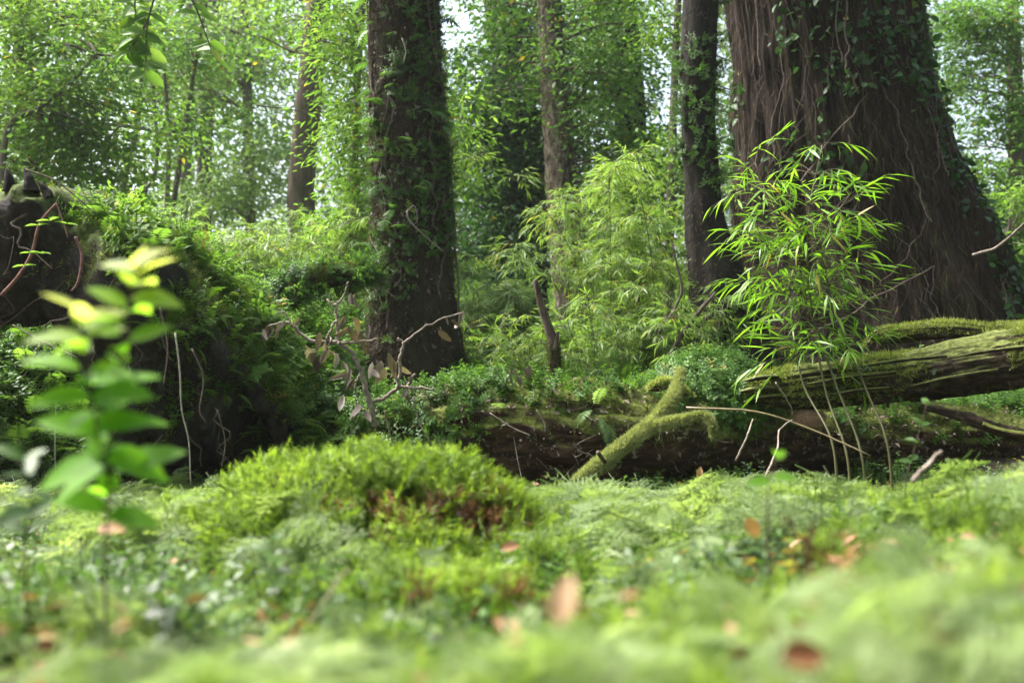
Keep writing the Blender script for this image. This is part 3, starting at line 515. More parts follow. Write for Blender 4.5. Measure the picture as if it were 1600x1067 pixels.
# ------------------------------------------------------------------ uprooted mound at the left
st = [  # px, top py, bottom py, depth of the face, half depth, undercut
    (-330, 300, 520, 4.1, .45), (-150, 272, 480, 4.05, .4), (0, 272, 490, 4.0, .4), (50, 280, 530, 4.0, .5), (110, 306, 770, 4.0, .8), (180, 352, 780, 4.0, .75), (240, 396, 775, 4.05, .7),
    (290, 440, 740, 4.1, .65), (350, 500, 650, 4.25, .6), (395, 560, 690, 4.45, .5), (425, 620, 715, 4.6, .4), (450, 665, 720, 4.7, .2)]
st = np.array(st, float); u = np.linspace(0, len(st) - 1, 130); S = np.stack([np.interp(u, np.arange(len(st)), st[:, k]) for k in range(5)], -1)
th = np.arange(72) / 72 * 2 * PI; V = np.zeros((130, 72, 3))
for i, (px, ty, by, d, hd) in enumerate(S):
    a = P(px, ty, d); b = P(px, by, d); cz, rz = (a[2] + b[2]) / 2, (a[2] - b[2]) / 2; e = .62
    cy = np.sign(np.cos(th)) * np.abs(np.cos(th)) ** e; sz = np.sign(np.sin(th)) * np.abs(np.sin(th)) ** e
    lean = np.where(cy < 0, .30 * (1 - sz) / 2, 0) * min(1, rz / .2)          # the face leans back below its lip
    V[i, :, 0] = a[0]; V[i, :, 1] = d + hd + hd * cy + lean; V[i, :, 2] = cz + rz * sz
dn = fbm(V * 3.2, 5, 51, .6) + .5 * (1 - 2 * np.abs(fbm(V * 5, 4, 57))) - .25; ctr = V.mean(1, keepdims=True); V += norm(V - ctr) * (dn * .14)[..., None] + .03 * np.stack([fbm(V * 8, 3, 52 + q) for q in range(3)], -1)
i = np.arange(129)[:, None] * 72; j = np.arange(72)[None]; k = (j + 1) % 72
RM = Geo(); RM.add(V.reshape(-1, 3), np.vstack([np.stack([0 * j[0] + 0, j[0], k[0]], -1)[1:-1], np.stack([0 * j[0] + 129 * 72, 129 * 72 + k[0], 129 * 72 + j[0]], -1)[1:-1]]), np.stack([i + j, i + k, i + 72 + k, i + 72 + j], -1).reshape(-1, 4))
base = P(180, 770, 4.3); t = thing('uprooted_root_plate', 'dark uprooted root plate of a fallen tree, overhanging, topped with leafy plants', 'root plate', base)
RM.build('soil_mass', M['rootsoil'], t)
if RM.sample(2000, keep=lambda p, n: (p[:, 2] > 1.0) & (n[:, 2] > .5))[0].shape[0] < 20: print('ROOT PLATE NORMALS FLIPPED')
moss_on(RM, 26000, t, 'moss', 'moss', (.014, .02), lambda p, n: (n[:, 2] > .15) & (fbm(p * 2.2, 3, 61) > -.12), .35)
p, nn = RM.sample(9000, keep=lambda p, n: (n[:, 2] > np.where(p[:, 0] < -1.6, .5, .15)) & (p[:, 1] < 5.6) & (p[:, 1] > np.where(p[:, 0] < -1.6, 4.15, 0)) & (fbm(p * 3, 3, 62) > np.where(p[:, 0] < -1.8, .08, -.1))); F = Geo()
k = rng.random(len(p)) < .35; scatter(F, HERBS_R + HERBS, p[k], upframe(k.sum(), .5, nn[k] * .4 + [0, -.2, .8]), .06 + .10 * rng.random(k.sum()) ** 2, .45 + .22 * rng.normal(size=k.sum())); k = ~k
scatter(F, FERNS + SPRIG, p[k], frame(nn[k] * .5 + [0, 0, .4] + .6 * rng.normal(size=(k.sum(), 3))), .06 + .12 * rng.random(k.sum()) ** 1.5, .4 + .25 * rng.normal(size=k.sum())); F.build('top_foliage', M['leaf_bright'], t)
p, nn = RM.sample(4200, keep=lambda p, n: (n[:, 1] < -.1) & (p[:, 0] > -1.5) & (p[:, 2] > .25) & (n[:, 2] > -.5) & (fbm(p * 3, 3, 66) > -.12)); F = Geo()
scatter(F, SPRIG + FERNS, p, frame(nn * .8 + [0, 0, -.1] + .5 * rng.normal(size=p.shape)), .04 + .10 * rng.random(len(p)) ** 1.5, .35 + .25 * rng.normal(size=len(p))); F.build('side_foliage', M['leaf_bright'], t)
p, nn = RM.sample(1500, keep=lambda p, n: (n[:, 1] < .1) & (p[:, 0] < -1.2)); p = p[:84]; nn = nn[:84]
for q, n_ in zip(p, nn):
    l = .10 + .35 * rng.random() ** 2; e = q + n_ * .05 + np.array([rng.normal() * .35 * l, -.02, -l * .8]); g = Geo(); c = wander(q - n_ * .03, e, 7, .35 * l); c[:, 1] = np.minimum(c[:, 1], np.linspace(q[1], e[1] - .02, len(c))); tube(g, c, np.linspace(.003 + .006 * rng.random() ** 2, .0015, len(c)), 5, cap=False); g.build('root', M['twig_dark' if rng.random() < .6 else 'vine'], t)
F = Geo(); p, nn = RM.sample(2400, keep=lambda p, n: (n[:, 1] < -.05) & (((p[:, 0] > -1.50) & (p[:, 0] < -1.2) & (p[:, 2] > .3)) | ((p[:, 0] > -1.3) & (n[:, 2] < .2)) | ((p[:, 0] < -1.85) & (n[:, 2] < -.2))))
strands(F, p + nn * .02, .06 + .22 * rng.random(len(p)) ** 1.6); F.build('hanging_moss', M['moss_dark'], t)
for pts, w, m in (([(274, 520), (281, 580), (284, 640), (295, 690), (298, 760)], 3, 'root_white'), ([(300, 545), (318, 590), (312, 640), (322, 660)], 3, 'vine'), ([(118, 370), (128, 400), (122, 440), (112, 455)], 5, 'vine_red'),
                  ([(2, 462), (30, 430), (50, 395), (62, 350), (88, 318)], 6, 'vine_red'), ([(88, 318), (100, 350), (106, 372)], 3, 'vine_red'), ([(20, 508), (70, 535), (120, 558)], 2.2, 'twig'), ([(40, 265), (90, 285), (150, 335)], 3, 'vine'), ([(88, 620), (86, 700), (88, 780)], 1.5, 'root_white'),
                  ([(340, 640), (352, 690), (346, 730)], 2.5, 'vine'), ([(250, 480), (262, 540), (256, 600)], 3, 'vine')):
    g = Geo(); q = spline(PX(pts, 3.86), 24); tube(g, q, np.linspace(W(w, 3.86), W(w, 3.86) * .6, 24) / 2, 7); g.build('hanging_root', M[m], t)
for a, b, w in (((14, 300), (10, 264), 26), ((46, 300), (38, 262), 30), ((75, 310), (60, 284), 24)):
    g = Geo(); q = spline(PX([a, ((a[0] + b[0]) / 2 + 3, (a[1] + b[1]) / 2), b], 4.15), 14); tube(g, q, np.linspace(W(w, 4.15), .01, 14) / 2, 14, disp=lambda p, t_, th_: 1 + .8 * fbm(p * 18, 4, 5)); g.build('root_stub', M['bark_black'], t)
g = Geo(); q = PX([(64, 395), (78, 345), (106, 350), (60, 352), (52, 396), (40, 415)], 3.82); g.inst(L8, np.repeat(q, 2, 0), frame(np.tile([[1., -.2, .15], [-1, -.2, .15]], (6, 1)) + .15 * rng.normal(size=(12, 3))), .05, .6); g.build('creeper_foliage', M['leaf_bright'], t)
# mossy arched limb and stump between mound and trunk
t = thing('mossy_limb', 'moss-hung arched limb reaching from the bank to the dark mossy trunk', 'branch', P(440, 470, 5.7)); G = Geo()
q = spline(PX([(410, 545, 5.6), (440, 470, 5.7), (480, 440, 5.8), (530, 430, 5.9), (585, 425, 6.2)]), 40); tube(G, q, np.interp(np.linspace(0, 1, 40), [0, .4, 1], [.10, .07, .05]), 20, disp=bark_disp(.2, 2, 6, 0, .1, .5, 6)); G.build('limb_wood', M['bark_main'], t)
moss_on(G, 9000, t, 'moss', 'moss', (.014, .02), lambda p, n: n[:, 2] > -.3, .3); F = Geo(); p, nn = G.sample(900, keep=lambda p, n: n[:, 2] < .2); strands(F, p, .05 + .22 * rng.random(len(p)) ** 1.5); F.build('hanging_moss', M['moss_dark'], t)
p, nn = G.sample(320, keep=lambda p, n: n[:, 1] < .4); F = Geo(); scatter(F, HERBS + SPRIG, p, upframe(len(p), .4, nn + [0, 0, .4]), .05 + .06 * rng.random(len(p)), .4 + .2 * rng.normal(size=len(p))); F.build('leafy_growth', M['leaf_mid'], t)
# ------------------------------------------------------------------ fallen logs
def log_disp(s, amp=.26, lump=.3):
    def f(p, t, th):
        th = th + .5 * fbm(p * [2, 4, 4], 3, s + 7); q = np.stack([p[..., 0] * 1.6, np.cos(th) * 4.5, np.sin(th) * 4.5], -1); return 1 + lump * fbm(p * [2.2, 3, 3], 3, s) + amp * (1 - 2 * np.abs(fbm(q * 1.4, 4, s + 2)))- amp * .4
    return f
def log(name, label, pix, wpx, mat, seed, seg=48, rings=140, cat='log'):
    p = PX(pix); c = spline(p, rings); r = np.interp(np.linspace(0, len(p) - 1, rings), np.arange(len(p)), [W(w, q[2]) / 2 for w, q in zip(wpx, pix)])
    G = Geo(); tube(G, c, r, seg, disp=log_disp(seed)); t = thing(name, label, cat, p.mean(0) * [1, 1, 0] + [0, 0, gz(p.mean(0)[0], p.mean(0)[1])]); G.build('log_wood', mat, t); return t, G, c, r
t, G, c, r = log('fallen_log', 'rotten brown log lying across the middle and lengthened right as a dark backing, mossy on top, under the diagonal mossy branch', [(585, 700, 4.85), (680, 682, 4.75), (800, 672, 4.65), (950, 678, 4.65), (1100, 690, 4.85), (1300, 690, 5.1), (1480, 690, 5.3), (1700, 690, 5.5)], [130, 138, 142, 138, 122, 112, 112, 112], M['log'], 4)  # right stretch is added as dark backing where the hollow is only shaded
hp, hn = G.sample(600, keep=lambda p, n: (n[:, 1] < -.2) & (n[:, 2] > .0) & (n[:, 2] < .6)); moss_on(G, 22000, t, 'moss', 'moss', (.010, .020), lambda p, n: (n[:, 2] > .3) & (fbm(p * 4, 3, 71) > -.2) | ((fbm(p * 3, 3, 72) > .25) & (n[:, 2] > -.4)), .34, (hp + hn * .01, .03 + .12 * rng.random(len(hp)) ** 1.5))
p, nn = G.sample(3200, keep=lambda p, n: (n[:, 2] > -.3) & (((p[:, 0] < -.12) & (n[:, 2] > -.6)) | (n[:, 2] > .65)) & (fbm(p * 4, 3, 74) > -.15)); F = Geo()
scatter(F, HERBS + SPRIG, p, upframe(len(p), .4, nn * .7 + [0, 0, .5]), .05 + .06 * rng.random(len(p)), .4 + .22 * rng.normal(size=len(p))); F.build('leafy_growth', M['leaf_mid'], t)
p, nn = G.sample(900, keep=lambda p, n: (n[:, 1] < -.35) & (n[:, 2] > -.4) & (p[:, 0] < 1.3)); p = p[:46]; nn = nn[:46]
for q, n_ in zip(p, nn):
    l = .06 + .22 * rng.random() ** 2; e = q + n_ * .03 + np.array([rng.normal() * .8 * l, -.02, -l * .6 + .25 * l * rng.normal()]); g = Geo(); cc = wander(q, e, 6, .4 * l); tube(g, cc, np.linspace(.0015 + .003 * rng.random() ** 2, .001, len(cc)), 4, cap=False); g.build('rootlet', M['twig_dark' if rng.random() < .5 else 'twig'], t)
p, nn = G.sample(9000, keep=lambda p, n: (n[:, 1] < .1) & (n[:, 2] > -.2)); F = Geo(); F.inst(LF, p + nn * .012, frame(rng.normal(size=p.shape) + nn * .3, nn + .5 * rng.normal(size=p.shape)), .012 + .03 * rng.random(len(p)) ** 2, .1 + .5 * rng.random(len(p))); F.build('caught_litter', M['dry'], t)
for a, dr in (((935, 650), (.5, -.6, -.9)), ((950, 660), (.1, -.5, -1)), ((925, 640), (-.6, -.6, -.3)), ((790, 640), (-.3, -.6, .3)), ((930, 635), (.2, -.5, .9))):
    g = Geo(); g.inst(FERNS[0], P(*a, 4.42)[None], frame(np.array([dr])), .12, .55); g.build('fern_frond', M['leaf_pale'], t)
for pts in ([(765, 645), (800, 668), (828, 680)], [(838, 640), (850, 660), (852, 675)], [(600, 640), (610, 680), (622, 700)], [(645, 620), (655, 660), (672, 690)]):
    g = Geo(); tube(g, spline(PX(pts, 4.40), 12), W(2.4, 4.4) / 2, 5); g.build('dead_twig', M['twig'], t)
# right log
t, G, c, r = log('split_log', 'long split log with a mossy back, propped above a dark hollow beneath the bamboo', [(1163, 612, 4.72), (1230, 606, 4.68), (1320, 598, 4.6), (1430, 586, 4.45), (1530, 568, 4.3), (1640, 553, 4.15), (1780, 540, 4.0)], [38, 54, 66, 72, 76, 80, 84], M['logwood'], 9, 110, 200)
hp, hn = G.sample(300, keep=lambda p, n: (n[:, 1] < -.2) & (n[:, 2] < .4) & (n[:, 2] > -.3)); moss_on(G, 34000, t, 'moss', 'moss', (.012, .020), hang=(hp + hn * .01, .02 + .07 * rng.random(len(hp)) ** 2), tint=.5, keep=lambda p, n: (n[:, 2] > .35) & (fbm(p * 5, 3, 81) > -.08) | ((fbm(p * 3, 3, 82) > .36) & (n[:, 2] > -.1)))
p, nn = G.sample(260, keep=lambda p, n: (n[:, 1] < -.3) & (p[:, 0] > 1.4) & (p[:, 0] < 1.9)); F = Geo(); F.inst(LF_R, p + nn * .015, frame(nn * .4 + [0, 0, -.6] + .4 * rng.normal(size=p.shape), nn + [0, 0, .4]), .022 + .02 * rng.random(len(p)), .35 + .2 * rng.normal(size=len(p))); F.build('creeper_foliage', M['herb'], t)
for a, b, w in (((1260, 600), (1400, 582), 9), ((1330, 575), (1480, 556), 8), ((1420, 604), (1560, 578), 10), ((1480, 560), (1620, 540), 9), ((1290, 618), (1390, 606), 8), ((1160, 596), (1215, 588), 12), ((1162, 628), (1220, 618), 10), ((1156, 612), (1210, 606), 14)):
    g = Geo(); q = spline(PX([(*a, 4.62 - max(0, a[0] - 1215) * .00145), ((a[0] + b[0]) / 2, (a[1] + b[1]) / 2 - 2, 4.61 - max(0, (a[0] + b[0]) / 2 - 1215) * .00145), (*b, 4.62 - max(0, b[0] - 1215) * .00140)]), 16); tube(g, q, np.interp(np.linspace(0, 1, 16), [0, .3, 1], [.25, 1, 1]) * W(w, 4.62) / 2, 10, disp=log_disp(5, .3, .3), flat=.6); g.build('splinter', M['logwood'], t)
t, G, c, r = log('mossy_stub', 'short mossy log with a raised broken end resting behind the split log', [(1352, 543, 5.0), (1366, 526, 5.0), (1390, 524, 5.0), (1480, 515, 4.95), (1560, 522, 4.9), (1700, 515, 4.8)], [8, 16, 30, 28, 32, 36], M['logwood'], 15, 60, 130)
moss_on(G, 12000, t, 'moss', 'moss', (.010, .016), lambda p, n: (n[:, 2] > .2) & (fbm(p * 5, 3, 83) > -.1), .5)
t, G, c, r = log('thin_log', 'thin decaying log with a brown torn underside, below the split log', [(1440, 632, 4.3), (1500, 645, 4.2), (1560, 664, 4.1), (1640, 682, 4.0), (1760, 700, 3.9)], [16, 26, 30, 32, 30], M['logwood'], 17, 28, 90)
moss_on(G, 5000, t, 'moss', 'moss', (.008, .012), lambda p, n: (n[:, 2] > .4) & (fbm(p * 5, 3, 84) > -.2), .3)
g = Geo(); q = spline(PX([(1535, 663, 4.03), (1570, 674, 3.99), (1640, 684, 3.93)]), 20); tube(g, q, W(7, 4), 10, disp=log_disp(3, .4, .3), flat=.6); g.build('torn_strip', M['log'], t)
g = Geo(); q = spline(PX([(1253, 656, 4.7), (1262, 652, 4.66), (1286, 660, 4.66)]), 12); tube(g, q, np.array([.7, 1, 1.1, 1, 1, 1, 1, 1, 1, 1, .9, .7]) * W(24, 4.66) / 2, 9, disp=log_disp(31, .4, .4)); tag(g.build('wood_chunk', M['woodred'], origin=None), 'pale pinkish chunk of broken wood under the split log', 'wood chunk')
# mossy diagonal branch
t = thing('mossy_branch', 'forked branch thick with green moss leaning diagonally against the rotten log', 'branch', P(915, 745, 4.0))
G = Geo(); q = spline(PX([(905, 755, 3.95), (945, 722, 4.0), (985, 692, 4.08), (1020, 662, 4.16), (1046, 632, 4.25), (1058, 604, 4.35), (1064, 578, 4.42)]), 60); tube(G, q, np.interp(np.linspace(0, 1, 60), [0, .3, .6, 1], [W(18, 4), W(23, 4), W(22, 4.1), W(7, 4.3)]) / 2, 22, disp=bark_disp(.22, 2, 8, 0, .1, .5, 21))
G2 = Geo(); q = spline(PX([(1022, 668, 4.13), (1045, 660, 4.1), (1072, 655, 4.06), (1098, 650, 4.03), (1112, 660, 4.0), (1114, 680, 4.0)]), 40); tube(G2, q, np.interp(np.linspace(0, 1, 40), [0, .6, 1], [W(13, 4.1), W(7, 4.05), W(2.5, 4)]) / 2, 16, disp=bark_disp(.2, 2, 8, 0, .1, .5, 22))
a = G.build('main_limb', M['mossbranch'], t); moss_on(G, 24000, a, 'moss', 'moss_pale', (.006, .018), lambda p, n: (n[:, 2] > -.25 + .9 * fbm(p * 8, 3, 7)), .6)
a2 = G2.build('side_limb', M['mossbranch'], t); hp, hn = G2.sample(90, keep=lambda p, n: n[:, 2] < 0); moss_on(G2, 9000, a2, 'moss', 'moss_pale', (.006, .018), lambda p, n: (n[:, 2] > -.55), .55, (hp, .02 + .06 * rng.random(len(hp))))
g = Geo(); tube(g, spline(PX([(945, 722, 3.96), (938, 712, 3.92), (934, 706, 3.9)]), 8), .008, 8); g.build('knot', M['twig_dark'], a)
# leafy hump at the branch head with twisted stub
t = thing('leafy_hump', 'rounded hump of mossy earth covered in small leaves beside the split log', 'mound', P(1110, 650, 4.9)); G = Geo(); nu, nv = 40, 24
U, Vv = np.meshgrid(np.linspace(0, 2 * PI, nu, endpoint=False), np.linspace(.02, PI * .62, nv)); D = np.stack([np.cos(U) * np.sin(Vv), np.sin(U) * np.sin(Vv), np.cos(Vv)], -1); c0 = P(1105, 640, 5.0)
Vh = c0 + D * [W(85, 4.9), .3, W(72, 4.9)] * (1 + .18 * fbm(D * 2.5, 3, 91))[..., None]; i = np.arange(nv - 1)[:, None] * nu; j = np.arange(nu)[None]; k = (j + 1) % nu
G.add(Vh.reshape(-1, 3), None, np.stack([i + j, i + nu + j, i + nu + k, i + k], -1).reshape(-1, 4)); G.build('earth', M['soil'], t)
moss_on(G, 7000, t, 'moss', 'moss', (.014, .02), None, .4); p, nn = G.sample(1300); F = Geo(); scatter(F, HERBS + SPRIG, p, upframe(len(p), .35, nn + [0, -.1, .35]), .05 + .05 * rng.random(len(p)), .5 + .2 * rng.normal(size=len(p))); F.build('leafy_growth', M['leaf_mid'], t)
t = thing('twisted_stub', 'small twisted mossy wood stub left of the leafy hump', 'stub', P(1030, 620, 4.6)); G = Geo(); q = spline(PX([(1012, 606, 4.5), (1025, 604, 4.5), (1040, 600, 4.55), (1056, 606, 4.62), (1075, 625, 4.75)]), 26); tube(G, q, np.interp(np.linspace(0, 1, 26), [0, .3, 1], [.012, .026, .028]), 12, disp=bark_disp(.3, 2, 20, 0, .1, .5, 41)); G.build('stub_wood', M['log'], t); moss_on(G, 2500, t, 'moss', 'moss', (.012, .014), lambda p, n: n[:, 2] > -.2, .6)
# upright snag
t = thing('upright_snag', 'bare dead stick standing upright on the rotten log, mossy at its foot', 'dead stick', P(868, 612, 4.75)); G = Geo(); d = 4.75
q = spline(PX([(869, 622), (867, 578), (864, 535), (853, 500), (843, 468), (836, 437)], d), 60); tube(G, q, np.interp(np.linspace(0, 1, 60), [0, .3, .6, .95, 1], [W(15, d), W(19, d), W(15, d), W(10, d), W(7, d)]) / 2, 16, disp=bark_disp(.18, 2, 18, 0, .1, .3, 43)); a = G.build('stem', M['stick'], t)
g = Geo(); tube(g, spline(PX([(866, 548), (870, 530), (872, 518)], d - .02), 8), np.linspace(.014, .007, 8), 10); g.build('side_stub', M['stick'], a)
moss_on(G, 2600, a, 'moss', 'moss_dark', (.008, .012), lambda p, n: p[:, 2] < P(0, 535, d)[2], .5)
# ------------------------------------------------------------------ dead branch with dry leaves
t = thing('dry_leaved_branch', 'dead pale forked branch hung with dry grey-brown leaves before the dark mossy trunk', 'dead branch', P(585, 665, 4.45)); d = 4.45
for pts, w0, w1, nm in (([(586, 668), (578, 630), (571, 605), (563, 575), (547, 548), (527, 535)], 10, 7, 'stem'), ([(527, 535), (500, 534), (478, 528), (458, 508), (440, 503), (420, 512)], 7, 3, 'limb'), ([(527, 536), (526, 500), (523, 478), (510, 467)], 6, 3, 'limb'), ([(523, 478), (535, 465), (544, 440)], 4, 2, 'limb'),
                    ([(529, 537), (560, 533), (590, 531)], 5, 3, 'limb'), ([(577, 628), (600, 622), (622, 606), (645, 606), (676, 608)], 7, 4, 'limb'), ([(622, 606), (625, 575), (628, 545), (640, 528), (676, 504), (726, 488)], 6, 2, 'limb'), ([(628, 548), (630, 536), (622, 528)], 4, 2.5, 'limb'), ([(638, 606), (641, 594), (646, 586)], 6, 4, 'limb'), ([(525, 500), (515, 520), (510, 530)], 4, 2, 'limb'),
                    ([(456, 508), (446, 490), (432, 488)], 3, 1.5, 'limb'), ([(565, 580), (556, 600), (557, 640)], 3, 2, 'limb')):
    g = Geo(); n = 26; dd = d + rng.normal() * .02; q = spline(PX(pts, dd if nm != 'stem' else d), n) + .003 * rng.normal(size=(n, 3)); tube(g, q, np.linspace(W(w0, d), W(w1, d), n) / 2, 8, disp=lambda p, t_, th_: 1 + .2 * fbm(p * 60, 2, 6)); g.build(nm, M['twig'], t)
for px, py, L in [(420, 515, 26), (428, 520, 26), (412, 522, 24), (446, 510, 24), (436, 512, 24), (465, 512, 26), (470, 505, 22), (476, 545, 22), (500, 530, 34), (508, 545, 30), (513, 555, 26), (498, 560, 30), (503, 565, 32), (515, 535, 28), (525, 560, 26), (546, 520, 30), (552, 505, 30), (562, 525, 30), (558, 528, 24),
                  (574, 512, 26), (545, 518, 26), (540, 500, 24), (556, 468, 28), (548, 464, 22), (596, 575, 34), (606, 562, 34), (614, 572, 32), (622, 580, 34), (600, 585, 30), (582, 575, 28), (578, 585, 28), (556, 590, 30), (548, 585, 28), (553, 600, 26), (640, 612, 26), (636, 616, 24), (646, 618, 22), (684, 525, 28), (688, 518, 24), (704, 506, 18), (712, 510, 16), (722, 492, 22), (696, 500, 14), (532, 575, 22), (536, 625, 26), (563, 640, 28), (568, 650, 22)]:
    g = Geo(); a = np.array([[rng.normal() * .5, rng.normal() * .35 - .1, -1 + .5 * rng.random()]]); n_ = np.array([[rng.normal() * .6, -1, rng.normal() * .4]])
    g.inst(leaf8(.26 + .2 * rng.random(), .22 * rng.normal() + .12, .6 * rng.normal()), P(px, py - L * .35, d - .03 + .05 * rng.normal())[None], frame(a, n_), W(L * 1.0, d), .36 + .22 * rng.normal()); g.build('dry_leaf', M['dry'], t)
t = thing('dry_leaf_sprig', 'small sprig of dry grey leaves lying on the rotten log left of the upright stick', 'dead sprig', P(820, 612, 4.6)); g = Geo(); tube(g, spline(PX([(840, 606), (815, 600), (788, 604)], 4.6), 8), .003, 5); g.build('stem', M['twig'], t)
for px, py, L in [(797, 585, 26), (803, 582, 28), (818, 580, 30), (826, 578, 28), (808, 590, 24), (832, 590, 22), (814, 594, 20)]:
    g = Geo(); g.inst(leaf8(.36, .16, .2), P(px, py - 8, 4.58)[None], frame(np.array([[.35 + .3 * rng.normal(), -.2, -1]]), np.array([[rng.normal() * .6, -1, .2]])), W(L, 4.6), .35 + .15 * rng.normal()); g.build('dry_leaf', M['dry'], t)
# ------------------------------------------------------------------ bamboo
BL = [blade(.12, .25, 4), blade(.10, .5, 4), blade(.13, .1, 4)]
def bamboo(name, label, culms, nodes_, ntw, nl, leaf, twl, tint=.5, mat='bamboo', group=None, base=None, droop=.25, cr=.004, fan=.9, culm_parts=True, t0=.3):
    """culms: polylines; from each node a whorl of twigs, each ending in a fan of leaves"""
    t = thing(name, label, 'bamboo', base if base is not None else culms[0][0], group); F = Geo(); Wt = Geo()
    for cl in culms:
        cl = np.asarray(cl); g0 = float(gz(cl[0][0], cl[0][1]))
        if cl[0][2] > g0: cl = np.vstack([[cl[0][0] + .02, cl[0][1] - .01, g0 - .03], cl])
        c = spline(np.asarray(cl), 40); g = Geo(); tube(g, c, np.linspace(cr, cr * .4, 40), 7, disp=lambda p, tt, th_: 1 + .25 * np.exp(-((tt * 12) % 1 - .5) ** 2 * 200)); g.build('culm', M['culm'], t)
        for u in np.linspace(t0, 1, nodes_):
            p0 = c[min(39, int(u * 39))]; k = ntw if u < .99 else max(3, ntw // 3); a = rng.random(k) * 2 * PI
            d = norm(np.stack([np.cos(a), np.sin(a), rng.normal(size=k) * .45 + .3], -1)); L = twl * (.35 + .75 * rng.random(k)) * (1.1 - .35 * abs(u - .6))
            for q in range(k):
                v = d[q]; mid_ = p0 + v * L[q] * .55 + [0, 0, .04 * L[q]]; end = p0 + v * L[q] - [0, 0, droop * L[q]]; tw = spline(np.array([p0, mid_, end]), 6); tube(F, tw, np.linspace(cr * .4, cr * .2, 6), 3, cap=False, mat=1)
                m = nl; s = np.linspace(.35, 1, m); pos = np.array([np.interp(s, np.linspace(0, 1, 6), tw[:, z]) for z in range(3)]).T; tg = norm(end - mid_); sd = norm(np.cross(tg, [0, 0, 1.0]))
                al = tg * .9 + sd * (np.where(np.arange(m) % 2, 1, -1) * fan * np.linspace(.9, .15, m))[:, None] + .22 * rng.normal(size=(m, 3)) + [0, 0, -.12]
                ti = np.minimum(tint + .12 * rng.normal() + .1 * rng.normal(size=m), .9); ti[rng.random(m) < .02] = 1
                scatter(F, BL, pos, frame(al, np.array([0, 0, 1.]) + .35 * rng.normal(size=(m, 3))), leaf * (.65 + .5 * rng.random(m)), ti)
    F.build('leafy_sprays', [M[mat], M['twig_dark']], t); return t
d = 4.4
bamboo('bamboo', 'bright green bamboo sprouting above the split log, in front of the giant trunk', [PX([(1322, 705, 4.15), (1290, 610, 4.3), (1268, 480, 4.4), (1262, 350, 4.4), (1285, 225, 4.4)]), PX([(1345, 705, 4.15), (1310, 610, 4.3), (1262, 480, 4.45), (1215, 350, 4.5), (1180, 255, 4.5)]), PX([(1386, 692, 4.1), (1350, 600, 4.25), (1300, 470, 4.3), (1290, 370, 4.3), (1330, 300, 4.3)]),
       PX([(1300, 690, 4.2), (1255, 600, 4.4), (1235, 500, 4.5), (1215, 420, 4.5), (1180, 350, 4.5)])], 8, 7, 6, .105, .29, .55, cr=.006, t0=.50, droop=.06)
GT = 'bamboo thickets behind the logs'
def thicket(label, px, py, dd, w, h, n, leaf=.11, tint=.5, nodes_=6, ntw=9, nl=8, lean=.6, mat='bamboo_soft', twl=.22):
    b = P(px, py, dd); cs = []; z0 = gz(b[0], b[1]); leaf *= .78
    for i in range(n):
        a = rng.random() * 2 * PI; r_ = rng.random() ** .5; x0 = b[0] + W(w, dd) * .35 * r_ * math.cos(a); y0 = b[1] + .4 * r_ * math.sin(a); hh = W(h, dd) * (.4 + .68 * rng.random()); s = W(w, dd) * .35 * lean
        dx, dy = rng.normal() * s, rng.normal() * s * .6; z = gz(x0, y0); cs.append(np.array([[x0, y0, z - .02], [x0 + dx * .3, y0 + dy * .3, z + hh * .6], [x0 + dx, y0 + dy, z + hh * .97], [x0 + dx * 1.8, y0 + dy * 1.8, z + hh * .88]]))
    return bamboo('bamboo_thicket', label, cs, nodes_, ntw, nl, leaf, twl, tint, mat, GT, np.array([b[0], b[1], z0]), .18, .004, 1.0)
thicket('arching bright bamboo thicket between the flaky tree and the slim blackish trunk', 985, 590, 7.6, 250, 330, 16, .125, .55)
thicket('upper bamboo sprays leaning across the flaky tree', 930, 520, 8.6, 160, 300, 10, .13, .6)
thicket('pale drooping bamboo clump between the dark mossy trunk and the upright stick', 790, 570, 8.0, 150, 170, 13, .14, .5, mat='leaf_pale', lean=.5)
thicket('low bamboo behind the upright stick and rotten log', 900, 610, 6.8, 260, 130, 14, .10, .5, nodes_=4)
thicket('bamboo fringe at the foot of the slim blackish trunk', 1060, 610, 6.9, 160, 170, 9, .11, .45, nodes_=5)
thicket('bamboo around the foot of the leaning trunk', 478, 400, 11, 130, 170, 10, .15, .6)
thicket('bright low bamboo crowning the bank behind the mound', 380, 430, 7.6, 240, 110, 14, .12, .6, nodes_=4)
thicket('sunny bamboo on the bank beside the dark mossy trunk', 520, 430, 8.2, 150, 120, 9, .12, .55, nodes_=4)
# ------------------------------------------------------------------ foreground seedlings
def seedling(name, label, stems, pairs, base, mat, leaf=.035, sc0=.002):
    t = thing(name, label, 'seedling', base)
    b0 = np.asarray(stems[0][0]); g0 = float(gz(b0[0], b0[1])); stems = [np.vstack([[b0[0], b0[1] + .01, g0 - .02], stems[0]]) if b0[2] > g0 else stems[0]] + list(stems[1:])
    for s in stems:
        g = Geo(); tube(g, spline(np.asarray(s), 20), np.linspace(sc0, sc0 * .5, 20), 7); g.build('stem', M['twig_dark'], t)
    for (p, dr, sz, ti) in pairs:
        g = Geo(); g.inst(leaf8(.42 + .14 * rng.random(), .04 + .08 * rng.random(), .05 + .3 * rng.random()), np.asarray(p)[None], frame(np.asarray(dr, float)[None], np.array([[.25 * rng.normal(), .3 * rng.normal() - .75, 1]])), sz, ti); g.build('leaf', M[mat], t)
    return t
d = 1.05; s1 = PX([(165, 870), (170, 760), (178, 660), (192, 560), (205, 470), (214, 415)], d); s2 = PX([(172, 760), (150, 660), (138, 570), (132, 490)], d - .03)
pr = []
